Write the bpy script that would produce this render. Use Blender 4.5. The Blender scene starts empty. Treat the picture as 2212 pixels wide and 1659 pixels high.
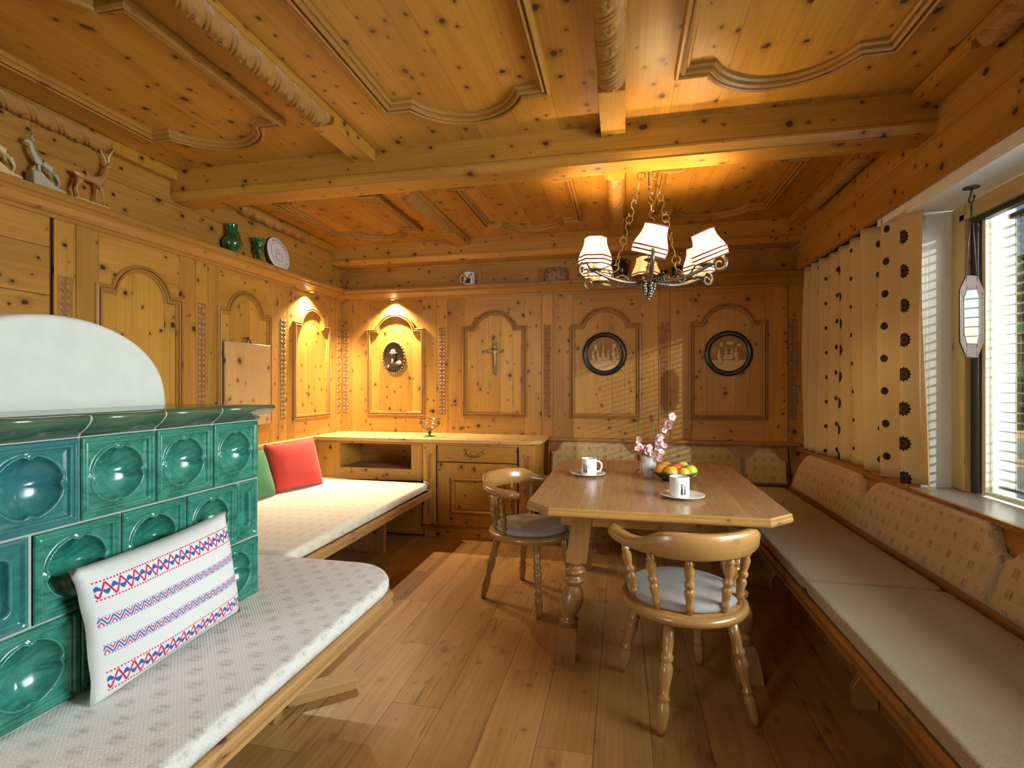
import bpy, bmesh, math, random
from mathutils import Vector, Matrix
random.seed(7)
PI = math.pi
R = math.radians
S = bpy.context.scene
COL = S.collection

# ------------------------------------------------------------------ camera
CAM_YAW = R(12.2)
cd = bpy.data.cameras.new('camera'); cam = bpy.data.objects.new('camera', cd); COL.objects.link(cam)
cam.location = (0, 0, 1.30)
cam.rotation_euler = (R(90), 0, CAM_YAW)
cd.sensor_width = 36.0
cd.lens = 36.0 * 1107.0 / 2212.0
cd.shift_y = 1.5 / 2212.0
cd.clip_start = 0.05; cd.clip_end = 200
S.camera = cam

# ------------------------------------------------------------------ view, world, sun, daylight
S.view_settings.view_transform = 'Standard'
S.view_settings.look = 'None'
S.view_settings.gamma = 1.0
S.view_settings.use_curve_mapping = False
S.view_settings.exposure = 0.22
S.cycles.use_denoising = True
S.cycles.max_bounces = 5
S.cycles.diffuse_bounces = 4
S.cycles.glossy_bounces = 3
S.cycles.transparent_max_bounces = 12
S.cycles.use_adaptive_sampling = True
S.cycles.adaptive_threshold = 0.1
S.cycles.sample_clamp_indirect = 4.0
S.cycles.caustics_reflective = False
S.cycles.caustics_refractive = False

W = bpy.data.worlds.new('world'); S.world = W; W.use_nodes = True
wn = W.node_tree.nodes; wl = W.node_tree.links
bg = wn['Background']
sky = wn.new('ShaderNodeTexSky'); sky.sky_type = 'NISHITA'; sky.sun_disc = False
sky.sun_elevation = R(24); sky.sun_rotation = R(140); sky.air_density = 1.0; sky.dust_density = 2.0
wl.new(sky.outputs[0], bg.inputs[0]); bg.inputs[1].default_value = 0.32


def light(kind, name, loc, energy, color=(1, 1, 1), **kw):
    d = bpy.data.lights.new(name, kind); d.energy = energy; d.color = color
    for k, v in kw.items():
        setattr(d, k, v)
    o = bpy.data.objects.new(name, d); COL.objects.link(o); o.location = loc
    return o


def aim(o, d):
    o.rotation_euler = Vector(d).to_track_quat('-Z', 'Y').to_euler()


sun = light('SUN', 'sun', (6, -6, 5), 7.5, (1.0, 0.93, 0.82), angle=R(0.5))
aim(sun, (-1.2, 2.2, -0.38))
# daylight falling in through the window (outside the pane)
day1 = light('AREA', 'daylight_window', (2.30, 1.25, 2.02), 140, (0.92, 0.96, 1.0), shape='RECTANGLE', size=1.1, size_y=0.8)
aim(day1, (-1, 0.28, -0.50))
day3 = light('AREA', 'daylight_sky', (2.35, 1.35, 1.65), 170, (0.90, 0.95, 1.0), shape='RECTANGLE', size=2.0, size_y=1.8)
aim(day3, (-1, 0.0, -0.2))
door_fill = light('AREA', 'door_fill_light', (-2.1, -2.25, 1.35), 75, (0.97, 0.97, 1.0), shape='RECTANGLE', size=1.0, size_y=1.6)  # fill lamp added outside the unseen door to brighten the room
aim(door_fill, (0.6, 1, -0.22))

# ------------------------------------------------------------------ material helpers


class NT:
    def __init__(s, name):
        s.m = bpy.data.materials.new(name); s.m.use_nodes = True
        s.t = s.m.node_tree; s.n = s.t.nodes; s.l = s.t.links
        s.b = s.n['Principled BSDF']; s.out = s.n['Material Output']

    def add(s, typ, **kw):
        n = s.n.new(typ)
        for k, v in kw.items():
            setattr(n, k, v)
        return n

    def put(s, sock, v):
        if hasattr(v, 'is_output') or isinstance(v, bpy.types.NodeSocket):
            s.l.new(v, sock)
        elif v is not None:
            if isinstance(v, (tuple, list)) and len(v) == 3 and sock.type == 'RGBA':
                v = (*v, 1)
            sock.default_value = v

    def math(s, op, a, b=None, c=None, clamp=False):
        n = s.add('ShaderNodeMath', operation=op, use_clamp=clamp)
        s.put(n.inputs[0], a)
        if b is not None: s.put(n.inputs[1], b)
        if c is not None: s.put(n.inputs[2], c)
        return n.outputs[0]

    def mix(s, f, a, b, typ='MIX'):
        n = s.add('ShaderNodeMix', data_type='RGBA', blend_type=typ)
        s.put(n.inputs[0], f); s.put(n.inputs[6], a); s.put(n.inputs[7], b)
        return n.outputs[2]

    def ramp(s, v, lo, hi, a=0.0, b=1.0):
        n = s.add('ShaderNodeMapRange', interpolation_type='SMOOTHSTEP')
        s.put(n.inputs[0], v); s.put(n.inputs[1], lo); s.put(n.inputs[2], hi)
        s.put(n.inputs[3], a); s.put(n.inputs[4], b)
        return n.outputs[0]

    def vec(s, v, scale=(1, 1, 1), loc=None):
        n = s.add('ShaderNodeMapping'); s.l.new(v, n.inputs[0])
        n.inputs['Scale'].default_value = scale
        if loc is not None: s.put(n.inputs['Location'], loc)
        return n.outputs[0]

    def noise(s, v, scale, detail=3.0, rough=0.5, dim='3D', dist=0.0):
        n = s.add('ShaderNodeTexNoise', noise_dimensions=dim)
        if v is not None: s.l.new(v, n.inputs['Vector'])
        n.inputs['Scale'].default_value = scale; n.inputs['Detail'].default_value = detail
        n.inputs['Roughness'].default_value = rough; n.inputs['Distortion'].default_value = dist
        return n.outputs[0]

    def uv(s):
        """UV in metres (u along the grain), shifted for each object"""
        t = s.add('ShaderNodeTexCoord').outputs['UV']
        r = s.add('ShaderNodeObjectInfo').outputs['Random']
        c = s.add('ShaderNodeCombineXYZ')
        s.put(c.inputs[0], s.math('MULTIPLY', r, 31.7)); s.put(c.inputs[1], s.math('MULTIPLY', r, 17.3))
        a = s.add('ShaderNodeVectorMath', operation='ADD'); s.l.new(t, a.inputs[0]); s.l.new(c.outputs[0], a.inputs[1])
        return a.outputs[0], r

    def obj(s):
        return s.add('ShaderNodeTexCoord').outputs['Object']

    def bump(s, h, strength=0.2, dist=0.002):
        n = s.add('ShaderNodeBump'); n.inputs['Strength'].default_value = strength
        n.inputs['Distance'].default_value = dist
        s.l.new(h, n.inputs['Height']); s.l.new(n.outputs[0], s.b.inputs['Normal'])

    def set(s, **kw):
        for k, v in kw.items():
            s.put(s.b.inputs[k.replace('_', ' ')], v)
        return s.m


def plain(name, col, rough=0.5, metal=0.0, spec=0.5, **kw):
    t = NT(name)
    return t.set(Base_Color=col, Roughness=rough, Metallic=metal, Specular_IOR_Level=spec, **kw)


def wood(name, light_c, dark_c, knots=1.0, kscale=6.0, rough=0.42, streak=0.5, var=0.16, coat=0.0, crack=0.0, kcol=(0.045, 0.014, 0.006)):
    t = NT(name)
    uv, rnd = t.uv()
    broad = t.noise(t.vec(uv, (0.7, 7, 1)), 1.0, 2, 0.55, dist=0.4)
    fine = t.noise(t.vec(uv, (2.2, 70, 1)), 1.0, 2, 0.6)
    cloud = t.noise(t.vec(uv, (1.3, 2.2, 1)), 1.0, 0, 0.5)
    f = t.math('ADD', t.math('MULTIPLY', t.ramp(broad, 0.3, 0.7), 0.55), t.math('MULTIPLY', t.ramp(fine, 0.3, 0.72), 0.45))
    f = t.math('MULTIPLY', f, streak)
    col = t.mix(f, light_c, dark_c)
    bright = t.math('ADD', t.math('MULTIPLY_ADD', rnd, var, 1.0 - var / 2), t.math('MULTIPLY_ADD', cloud, 0.3, -0.15))
    cb = t.add('ShaderNodeCombineXYZ')
    for i in range(3): t.l.new(bright, cb.inputs[i])
    col = t.mix(1.0, col, cb.outputs[0], 'MULTIPLY')
    if crack:
        cr = t.noise(t.vec(uv, (3.0, 45, 1)), 1.0, 4, 0.7)
        area = t.ramp(t.noise(t.vec(uv, (1.5, 4, 1)), 1.0, 2), 0.48, 0.62)
        col = t.mix(t.math('MULTIPLY', t.math('MULTIPLY', t.ramp(cr, 0.54, 0.66), area), crack), col, (dark_c[0] * .35, dark_c[1] * .35, dark_c[2] * .4))
    if knots:
        wob = t.noise(uv, 38, 0, 0.5)
        def layer(col, sc, lo, rmax, seed):
            v = t.add('ShaderNodeTexVoronoi', voronoi_dimensions='2D')
            t.l.new(t.vec(uv, (sc * 0.85, sc * 1.05, 1), (seed, seed * .7, 0)), v.inputs['Vector']); v.inputs['Scale'].default_value = 1.0
            sep = t.add('ShaderNodeSeparateColor'); t.l.new(v.outputs['Color'], sep.inputs[0])
            rad = t.math('MULTIPLY', t.math('SUBTRACT', sep.outputs[0], lo, clamp=True), rmax / (1 - lo))
            d = t.math('MULTIPLY_ADD', t.math('SUBTRACT', wob, 0.5), 0.07, v.outputs['Distance'])
            q = t.math('DIVIDE', d, t.math('ADD', rad, 0.0001))
            halo = t.math('MULTIPLY', t.ramp(q, 0.9, 3.4, 1.0, 0.0), t.math('MULTIPLY', t.ramp(rad, 0.0, 0.05), 0.38))
            core = t.math('MULTIPLY', t.ramp(q, 0.7, 1.12, 1.0, 0.0), t.ramp(rad, 0.005, 0.04))
            ring = t.math('MULTIPLY', t.ramp(t.math('ABSOLUTE', t.math('SUBTRACT', q, 0.55)), 0.0, 0.22, 0.35, 0.0), core)
            col = t.mix(t.math('MULTIPLY', halo, knots), col, (dark_c[0] * .42, dark_c[1] * .33, dark_c[2] * .28))
            col = t.mix(t.math('MULTIPLY', core, min(1, knots)), col, kcol)
            return t.mix(ring, col, (kcol[0] * 4, kcol[1] * 4, kcol[2] * 4))
        col = layer(col, kscale, 0.24, 0.092, 0.0)
        col = layer(col, kscale * 1.9, 0.44, 0.100, 5.3)
    t.bump(fine, 0.08, 0.001)
    return t.set(Base_Color=col, Roughness=t.math('MULTIPLY_ADD', fine, 0.12, rough - 0.06), Coat_Weight=coat, Coat_Roughness=0.15)


def fabric(name, base, motif, scale=(14, 14), amount=0.6, weave=420, kind='block', rough=0.95, dark=(0.2, 0.16, 0.1)):
    t = NT(name)
    uv = t.add('ShaderNodeTexCoord').outputs['UV']
    sep = t.add('ShaderNodeSeparateXYZ'); t.l.new(uv, sep.inputs[0])
    sx = t.math('SINE', t.math('MULTIPLY', sep.outputs[0], weave)); sy = t.math('SINE', t.math('MULTIPLY', sep.outputs[1], weave))
    wv = t.math('MULTIPLY', sx, sy)
    nz = t.noise(t.vec(uv, (weave / 2.2, weave / 6, 1)), 1.0, 2, 0.6)
    col = t.mix(t.ramp(nz, 0.25, 0.75, 0.0, 0.35), base, motif)
    if kind != 'plain':
        a = t.math('SINE', t.math('MULTIPLY', sep.outputs[0], scale[0] * 2 * PI))
        b = t.math('SINE', t.math('MULTIPLY', sep.outputs[1], scale[1] * 2 * PI))
        if kind == 'block':
            p = t.math('MULTIPLY', a, b)
            p = t.math('ABSOLUTE', p) if False else p
            m = t.ramp(p, 0.05, 0.85)
        elif kind == 'dash':
            m = t.math('MULTIPLY', t.ramp(a, 0.0, 0.5), t.ramp(b, -0.2, 0.6))
        else:  # small squares on a lattice, two sizes
            a2 = t.math('SINE', t.math('MULTIPLY_ADD', sep.outputs[0], scale[0] * PI, 0.9))
            m = t.math('MULTIPLY', t.ramp(a, -0.05, 0.35), t.ramp(b, -0.05, 0.35))
            m = t.math('MULTIPLY', m, t.ramp(a2, -1.0, 0.8, 0.45, 1.0))
        lines = t.ramp(t.math('SINE', t.math('MULTIPLY', sep.outputs[0], weave * 0.6)), -0.4, 0.8, 0.45, 1.0)
        n2 = t.noise(t.vec(uv, (60, 60, 1)), 1.0, 2, 0.6)
        m = t.math('MULTIPLY', t.math('MULTIPLY', m, lines), t.ramp(n2, 0.25, 0.65, 0.35, 1.0))
        col = t.mix(t.math('MULTIPLY', m, amount), col, dark)
    h = t.math('ADD', wv, t.math('MULTIPLY', nz, 2.0))
    t.bump(h, 0.35, 0.0015)
    return t.set(Base_Color=col, Roughness=rough, Specular_IOR_Level=0.15, Sheen_Weight=0.25)


def glaze(name, c1, c2, c3, rough=0.12):
    t = NT(name)
    o = t.obj(); r = t.add('ShaderNodeObjectInfo').outputs['Random']
    n = t.noise(t.vec(o, (9, 9, 22)), 1.0, 4, 0.6, dist=1.0)
    n2 = t.noise(t.vec(o, (40, 40, 40)), 1.0, 3, 0.6)
    col = t.mix(t.ramp(n, 0.32, 0.68), c1, c2)
    col = t.mix(t.math('MULTIPLY', t.ramp(r, 0.55, 0.95), 0.75), col, c3)
    col = t.mix(t.ramp(n2, 0.55, 0.75, 0.0, 0.25), col, (c2[0] * 1.8 + .03, c2[1] * 1.5, c2[2] * 1.5))
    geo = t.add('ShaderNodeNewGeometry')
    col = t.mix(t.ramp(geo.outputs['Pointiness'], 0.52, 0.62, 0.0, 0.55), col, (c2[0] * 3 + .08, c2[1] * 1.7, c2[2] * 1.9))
    t.bump(t.noise(o, 55, 2), 0.12, 0.002)
    return t.set(Base_Color=col, Roughness=rough, Coat_Weight=0.45, Coat_Roughness=rough * .75)


M = {}
ZL, ZD = (0.50, 0.258, 0.046), (0.31, 0.130, 0.019)
M['pine'] = wood('stone_pine', ZL, ZD, 1.0, 5.6, 0.40, 0.78, 0.20)
M['pine_field'] = wood('stone_pine_field', (0.54, 0.290, 0.052), (0.36, 0.163, 0.025), 1.0, 5.2, 0.40, 0.72, 0.22)
M['ceil'] = wood('stone_pine_ceiling', (0.50, 0.245, 0.034), (0.30, 0.118, 0.014), 1.0, 5.2, 0.38, 0.72, 0.16)
M['mould'] = wood('moulding_pine', (0.39, 0.188, 0.034), (0.24, 0.098, 0.016), 0.5, 4.5, 0.36, 0.6, 0.12)
M['carve_ground'] = wood('shaded_ground', (0.26, 0.115, 0.034), (0.17, 0.07, 0.02), 0.0, 4, 0.6, 0.6, 0.10)  # shade in the carved recesses put into a darker ground colour
M['carve'] = wood('carved_pine', (0.38, 0.19, 0.045), (0.24, 0.10, 0.020), 0.0, 4, 0.5, 0.6, 0.10)
M['gap'] = plain('dark_joint', (0.09, 0.035, 0.012), 0.8)
M['floor'] = wood('floor_oak', (0.46, 0.245, 0.080), (0.27, 0.122, 0.034), 0.45, 3.6, 0.36, 0.85, 0.34, crack=0.85, kcol=(0.07, 0.035, 0.015))
M['ttop'] = wood('table_veneer', (0.47, 0.27, 0.120), (0.27, 0.132, 0.050), 0.0, 4, 0.28, 0.8, 0.05, coat=0.25)
M['tedge'] = wood('table_edge', (0.44, 0.23, 0.065), (0.29, 0.13, 0.033), 0.5, 4, 0.28, 0.5, 0.08, coat=0.3)
M['tleg'] = wood('table_leg_wood', (0.36, 0.175, 0.052), (0.21, 0.085, 0.024), 0.2, 4, 0.30, 0.6, 0.08, coat=0.3)
M['chair'] = wood('chair_beech', (0.44, 0.23, 0.068), (0.28, 0.125, 0.034), 0.15, 4, 0.27, 0.55, 0.08, coat=0.4)
M['bench'] = wood('bench_pine', (0.36, 0.165, 0.038), (0.22, 0.085, 0.017), 0.7, 4.6, 0.34, 0.6, 0.12, coat=0.15)
M['bench_daylit'] = wood('daylit_bench_pine', (0.48, 0.265, 0.095), (0.33, 0.155, 0.048), 0.8, 4.4, 0.36, 0.6, 0.1, coat=0.1)  # paler than the corner bench: daylight painted into the wood colour
M['board'] = wood('pale_board', (0.57, 0.34, 0.13), (0.42, 0.22, 0.075), 0.9, 4.4, 0.5, 0.5, 0.05)
M['winwood'] = wood('window_wood', (0.56, 0.42, 0.18), (0.42, 0.28, 0.10), 0.4, 4, 0.4, 0.5, 0.06)
M['sill'] = plain('lacquered_sill', (0.42, 0.38, 0.36), 0.22)


def plaster(name, col, rough=0.9):
    t = NT(name); o = t.obj()
    n = t.noise(o, 14, 4, 0.6)
    t.bump(n, 0.25, 0.004)
    return t.set(Base_Color=t.mix(t.ramp(n, 0.3, 0.7), col, tuple(c * 0.94 for c in col)), Roughness=rough)


M['plaster'] = plaster('white_plaster', (0.78, 0.77, 0.72))
M['hood'] = plaster('hood_plaster', (0.66, 0.65, 0.61))
M['cream'] = plaster('cream_render', (0.80, 0.76, 0.60))
M['tile'] = glaze('green_glaze', (0.012, 0.120, 0.082), (0.042, 0.235, 0.170), (0.022, 0.130, 0.160), 0.22)
M['cornice'] = glaze('dark_green_glaze', (0.005, 0.055, 0.028), (0.012, 0.095, 0.050), (0.008, 0.028, 0.042), 0.2)
M['grout'] = plain('grout', (0.36, 0.38, 0.34), 0.9)
M['cush_near'] = fabric('woven_grey_cream', (0.72, 0.70, 0.66), (0.52, 0.47, 0.41), (9, 9), 0.55, 520, 'block', dark=(0.25, 0.21, 0.17))
M['cush_bed'] = fabric('woven_cream', (0.78, 0.72, 0.60), (0.62, 0.52, 0.38), (10, 14), 0.42, 480, 'dash', dark=(0.45, 0.34, 0.20))
M['cush_back'] = fabric('woven_beige_squares', (0.52, 0.40, 0.21), (0.37, 0.26, 0.12), (15, 14), 0.85, 420, 'square', dark=(0.19, 0.115, 0.04))
M['cush_seat'] = fabric('seat_weave', (0.37, 0.285, 0.165), (0.20, 0.145, 0.080), weave=700, kind='plain')
M['cush_chair'] = fabric('chair_felt', (0.40, 0.39, 0.38), (0.27, 0.26, 0.26), weave=900, kind='plain')
M['red'] = fabric('red_cotton', (0.56, 0.055, 0.042), (0.46, 0.04, 0.032), weave=600, kind='plain')
M['green_cloth'] = fabric('green_cotton', (0.06, 0.22, 0.09), (0.035, 0.15, 0.06), weave=600, kind='plain')
M['white_china'] = plain('white_china', (0.80, 0.80, 0.80), 0.12, Coat_Weight=0.4)
M['black_print'] = plain('black_print', (0.02, 0.022, 0.025), 0.4)
M['grey_print'] = plain('grey_print', (0.22, 0.23, 0.24), 0.4)
M['brass'] = plain('brass', (0.45, 0.28, 0.09), 0.32, 1.0)
M['iron'] = plain('wrought_iron', (0.21, 0.19, 0.155), 0.42, 0.85)
M['gilt_iron'] = plain('gilded_iron', (0.46, 0.33, 0.15), 0.40, 0.85)
M['dark_metal'] = plain('dark_metal', (0.08, 0.075, 0.07), 0.4, 0.8)
M['candle'] = plain('candle_sleeve', (0.80, 0.58, 0.24), 0.6)
M['shade_trim'] = plain('shade_trim', (0.28, 0.07, 0.03), 0.8)
M['alu'] = plain('painted_slat', (0.62, 0.65, 0.68), 0.4)
M['rubber'] = plain('dark_gasket', (0.025, 0.03, 0.035), 0.35)
M['sash'] = plain('pale_sash', (0.66, 0.64, 0.50), 0.5)
M['green_ceramic'] = glaze('bottle_green_glaze', (0.005, 0.055, 0.018), (0.012, 0.13, 0.04), (0.004, 0.04, 0.02), 0.15)
M['brown_ceramic'] = plain('brown_glaze', (0.035, 0.014, 0.008), 0.12, Coat_Weight=0.5)
M['blue_glass'] = plain('dark_blue_glass', (0.012, 0.014, 0.06), 0.1, Coat_Weight=0.5)
M['pale_carving'] = plain('pale_limewood', (0.62, 0.47, 0.22), 0.5)
M['grey_carving'] = plain('greyed_limewood', (0.40, 0.38, 0.26), 0.55)
M['brown_carving'] = plain('stained_limewood', (0.40, 0.20, 0.06), 0.32)
M['ivory_relief'] = plain('ivory_relief', (0.60, 0.44, 0.21), 0.5)
M['relief_ground'] = plain('relief_ground', (0.30, 0.165, 0.055), 0.6)
M['black_wood'] = plain('black_lacquered_wood', (0.014, 0.014, 0.016), 0.25, Coat_Weight=0.3)
M['dark_bronze'] = plain('dark_bronze', (0.045, 0.026, 0.012), 0.4)
M['grey_wood'] = plain('grey_brown_wood', (0.21, 0.145, 0.07), 0.6)
M['leaf'] = plain('leaf_green', (0.09, 0.17, 0.035), 0.5)
M['petal'] = plain('pink_petal', (0.80, 0.55, 0.58), 0.6, Subsurface_Weight=0.0)
M['stamen'] = plain('stamen', (0.62, 0.25, 0.20), 0.6)
M['stem'] = plain('twig', (0.16, 0.07, 0.03), 0.7)
M['fruit_bowl'] = glaze('black_green_glaze', (0.004, 0.02, 0.016), (0.010, 0.05, 0.035), (0.006, 0.03, 0.03), 0.12)


def fruit_mat(name, a, b):
    t = NT(name); o = t.obj()
    n = t.noise(o, 14, 3, 0.6)
    return t.set(Base_Color=t.mix(t.ramp(n, 0.38, 0.62), a, b), Roughness=0.35)


M['f_orange'] = fruit_mat('orange_skin', (0.72, 0.27, 0.03), (0.80, 0.42, 0.06))
M['f_yellow'] = fruit_mat('yellow_skin', (0.80, 0.50, 0.06), (0.74, 0.36, 0.04))
M['f_red'] = fruit_mat('red_skin', (0.60, 0.05, 0.05), (0.70, 0.16, 0.06))
M['f_green'] = fruit_mat('green_yellow_skin', (0.62, 0.60, 0.06), (0.42, 0.50, 0.06))


def thin_glass(name, tint=(1, 1, 1), gloss=0.10, rough=0.0):
    t = NT(name)
    tr = t.add('ShaderNodeBsdfTransparent'); tr.inputs[0].default_value = (*tint, 1)
    gl = t.add('ShaderNodeBsdfGlossy'); gl.inputs['Roughness'].default_value = rough
    fr = t.add('ShaderNodeLayerWeight'); fr.inputs[0].default_value = 0.25
    f = t.math('MULTIPLY_ADD', fr.outputs['Fresnel'], 0.8, gloss * 0.2)
    mx = t.add('ShaderNodeMixShader')
    t.l.new(f, mx.inputs[0]); t.l.new(tr.outputs[0], mx.inputs[1]); t.l.new(gl.outputs[0], mx.inputs[2])
    t.l.new(mx.outputs[0], t.out.inputs[0])
    return t.m


M['pane'] = thin_glass('window_pane', (0.93, 0.97, 0.95), 0.1)
M['glass'] = thin_glass('clear_glass', (0.93, 0.90, 0.80), 0.6, 0.02)
M['crystal'] = plain('cut_crystal', (0.86, 0.88, 0.90), 0.12, Alpha=0.42)
M['green_glass'] = plain('green_glass', (0.005, 0.09, 0.035), 0.08, Coat_Weight=0.5)
M['mirror'] = plain('mirror', (0.42, 0.46, 0.43), 0.05, 1.0)
M['rose_glass'] = plain('rose_glass', (0.09, 0.045, 0.032), 0.4, spec=0.3)


def shade_mat(name, col, strength):
    t = NT(name)
    return t.set(Base_Color=(0.85, 0.72, 0.48), Roughness=0.9, Emission_Color=col, Emission_Strength=strength)


M['shade'] = shade_mat('lit_lampshade', (1.0, 0.78, 0.45), 1.5)
M['shade_back'] = shade_mat('dim_lampshade', (1.0, 0.50, 0.14), 0.8)
M['spot_lens'] = shade_mat('halogen_lens', (1.0, 0.80, 0.5), 16.0)


def curtain_mat():
    t = NT('printed_linen')
    uv = t.add('ShaderNodeTexCoord').outputs['UV']
    sep = t.add('ShaderNodeSeparateXYZ'); t.l.new(uv, sep.inputs[0])
    u, v = sep.outputs[0], sep.outputs[1]
    nz = t.noise(t.vec(uv, (300, 90, 1)), 1.0, 2, 0.6)
    col = t.mix(t.ramp(nz, 0.3, 0.7, 0, 0.5), (0.76, 0.59, 0.30), (0.62, 0.46, 0.21))
    P = 1.32

    def dot(col, u0, per_v, v0, r, kind='disc', ru=1.0):
        du = t.math('MULTIPLY', t.math('SUBTRACT', t.math('WRAP', t.math('SUBTRACT', u, u0), P / 2, -P / 2), 0.0), 1.0 / ru)
        dv = t.math('WRAP', t.math('SUBTRACT', v, v0), per_v / 2, -per_v / 2)
        if kind == 'square':
            d = t.math('MAXIMUM', t.math('ABSOLUTE', du), t.math('MULTIPLY', t.math('ABSOLUTE', dv), 0.75))
        else:
            d = t.math('SQRT', t.math('ADD', t.math('MULTIPLY', du, du), t.math('MULTIPLY', dv, dv)))
        if kind == 'rosette':
            ang = t.math('ARCTAN2', dv, du)
            d2 = t.math('MULTIPLY_ADD', t.math('COSINE', t.math('MULTIPLY', ang, 12.0)), -0.0035, d)
            m = t.ramp(d2, r - .002, r + .001, 1, 0)
            col = t.mix(m, col, (0.055, 0.035, 0.022))
            rg = t.ramp(t.math('ABSOLUTE', t.math('SUBTRACT', d, r * 0.42)), 0.0006, 0.0025, 0.55, 0)
            return t.mix(rg, col, (0.30, 0.22, 0.12))
        return t.mix(t.ramp(d, r - .002, r + .001, 1, 0), col, (0.055, 0.035, 0.022))

    col = dot(col, 0.185, 0.178, 0.02, 0.036, 'rosette')
    for u0, v0, r in ((.335, .05, .017), (.47, .11, .021), (.61, .02, .015), (.76, .07, .020), (.90, .13, .015), (1.05, .04, .019), (1.20, .10, .014)):
        col = dot(col, u0, 0.178, v0, r)
    t.bump(nz, 0.2, 0.001)
    tr = t.add('ShaderNodeBsdfTranslucent'); t.l.new(col, tr.inputs[0])
    t.set(Base_Color=col, Roughness=0.95, Specular_IOR_Level=0.1)
    mx = t.add('ShaderNodeMixShader'); mx.inputs[0].default_value = 0.22
    t.l.new(t.b.outputs[0], mx.inputs[1]); t.l.new(tr.outputs[0], mx.inputs[2]); t.l.new(mx.outputs[0], t.out.inputs[0])
    return t.m


M['curtain'] = curtain_mat()


def folk_mat():
    """white linen with woven bands of hearts and zigzags; UV 0..1 across the pillow front"""
    t = NT('folk_linen')
    uv = t.add('ShaderNodeTexCoord').outputs['UV']
    sep = t.add('ShaderNodeSeparateXYZ'); t.l.new(uv, sep.inputs[0])
    u, v = sep.outputs[0], sep.outputs[1]
    nz = t.noise(t.vec(uv, (220, 160, 1)), 1.0, 2, 0.6)
    col = t.mix(t.ramp(nz, 0.3, 0.7, 0, 0.4), (0.67, 0.66, 0.645), (0.58, 0.565, 0.55))
    blue, redc = (0.035, 0.11, 0.36), (0.55, 0.03, 0.09)
    inside = t.math('MULTIPLY', t.math('GREATER_THAN', u, 0.06), t.math('LESS_THAN', u, 0.97))

    def band(col, v0, hw, n, big):
        dv = t.math('DIVIDE', t.math('SUBTRACT', v, v0), hw)           # -1..1 over the band
        tri = t.math('PINGPONG', t.math('MULTIPLY', u, n * 2.0), 1.0)   # 0..1 zigzag
        zz = t.math('MULTIPLY_ADD', tri, 1.6, -0.8)
        inb = t.math('MULTIPLY', t.math('LESS_THAN', t.math('ABSOLUTE', dv), 0.80), inside)
        if big:
            # a heart under each peak and over each valley of the zigzag
            fu = t.math('SUBTRACT', t.math('FRACT', t.math('MULTIPLY', u, n)), 0.5)
            def heart(col, off, sgn):
                x = t.math('SUBTRACT', t.math('FRACT', t.math('ADD', t.math('MULTIPLY', u, n), off)), 0.5)
                ax = t.math('ABSOLUTE', t.math('MULTIPLY', x, 2.6))
                y = t.math('MULTIPLY', t.math('MULTIPLY_ADD', dv, sgn, 0.30), 1.5)
                y2 = t.math('SUBTRACT', y, t.math('MULTIPLY', ax, 0.55))
                d = t.math('ADD', t.math('MULTIPLY', ax, ax), t.math('MULTIPLY', y2, t.math('MULTIPLY', y2, 2.2)))
                return t.mix(t.math('MULTIPLY', t.ramp(d, 0.26, 0.36, 1, 0), inb), col, blue)
            col = heart(col, 0.0, 1.0); col = heart(col, 0.5, -1.0)
            zc = redc; w = 0.17
        else:
            x2 = t.math('ABSOLUTE', t.math('SUBTRACT', dv, zz))
            col = t.mix(t.math('MULTIPLY', t.math('MULTIPLY', t.ramp(x2, 0.62, 0.7, 0, 1), t.ramp(x2, 1.0, 1.1, 1, 0)), inb), col, redc)
            zc = (0.10, 0.16, 0.40); w = 0.26
        dz = t.math('ABSOLUTE', t.math('SUBTRACT', dv, zz))
        col = t.mix(t.math('MULTIPLY', t.ramp(dz, w, w + 0.1, 1, 0), inb), col, zc)
        edge = t.ramp(t.math('ABSOLUTE', t.math('SUBTRACT', t.math('ABSOLUTE', dv), 0.95)), 0.05, 0.11, 1, 0)
        dots = t.math('GREATER_THAN', t.math('SINE', t.math('MULTIPLY', u, n * (30 if big else 24))), -0.3)
        return t.mix(t.math('MULTIPLY', t.math('MULTIPLY', edge, dots), inside), col, redc if big else (0.12, 0.16, 0.40))

    col = band(col, 0.80, 0.068, 14, True)
    col = band(col, 0.575, 0.036, 21, False)
    col = band(col, 0.375, 0.036, 21, False)
    col = band(col, 0.15, 0.068, 14, True)
    t.bump(nz, 0.2, 0.001)
    return t.set(Base_Color=col, Roughness=0.95, Specular_IOR_Level=0.1)


M['folk'] = folk_mat()

# ------------------------------------------------------------------ geometry helpers
AX = {'x': 0, 'y': 1, 'z': 2}


def rot_to(d):
    return Vector(d).normalized().to_track_quat('Z', 'Y').to_matrix().to_4x4()


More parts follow.
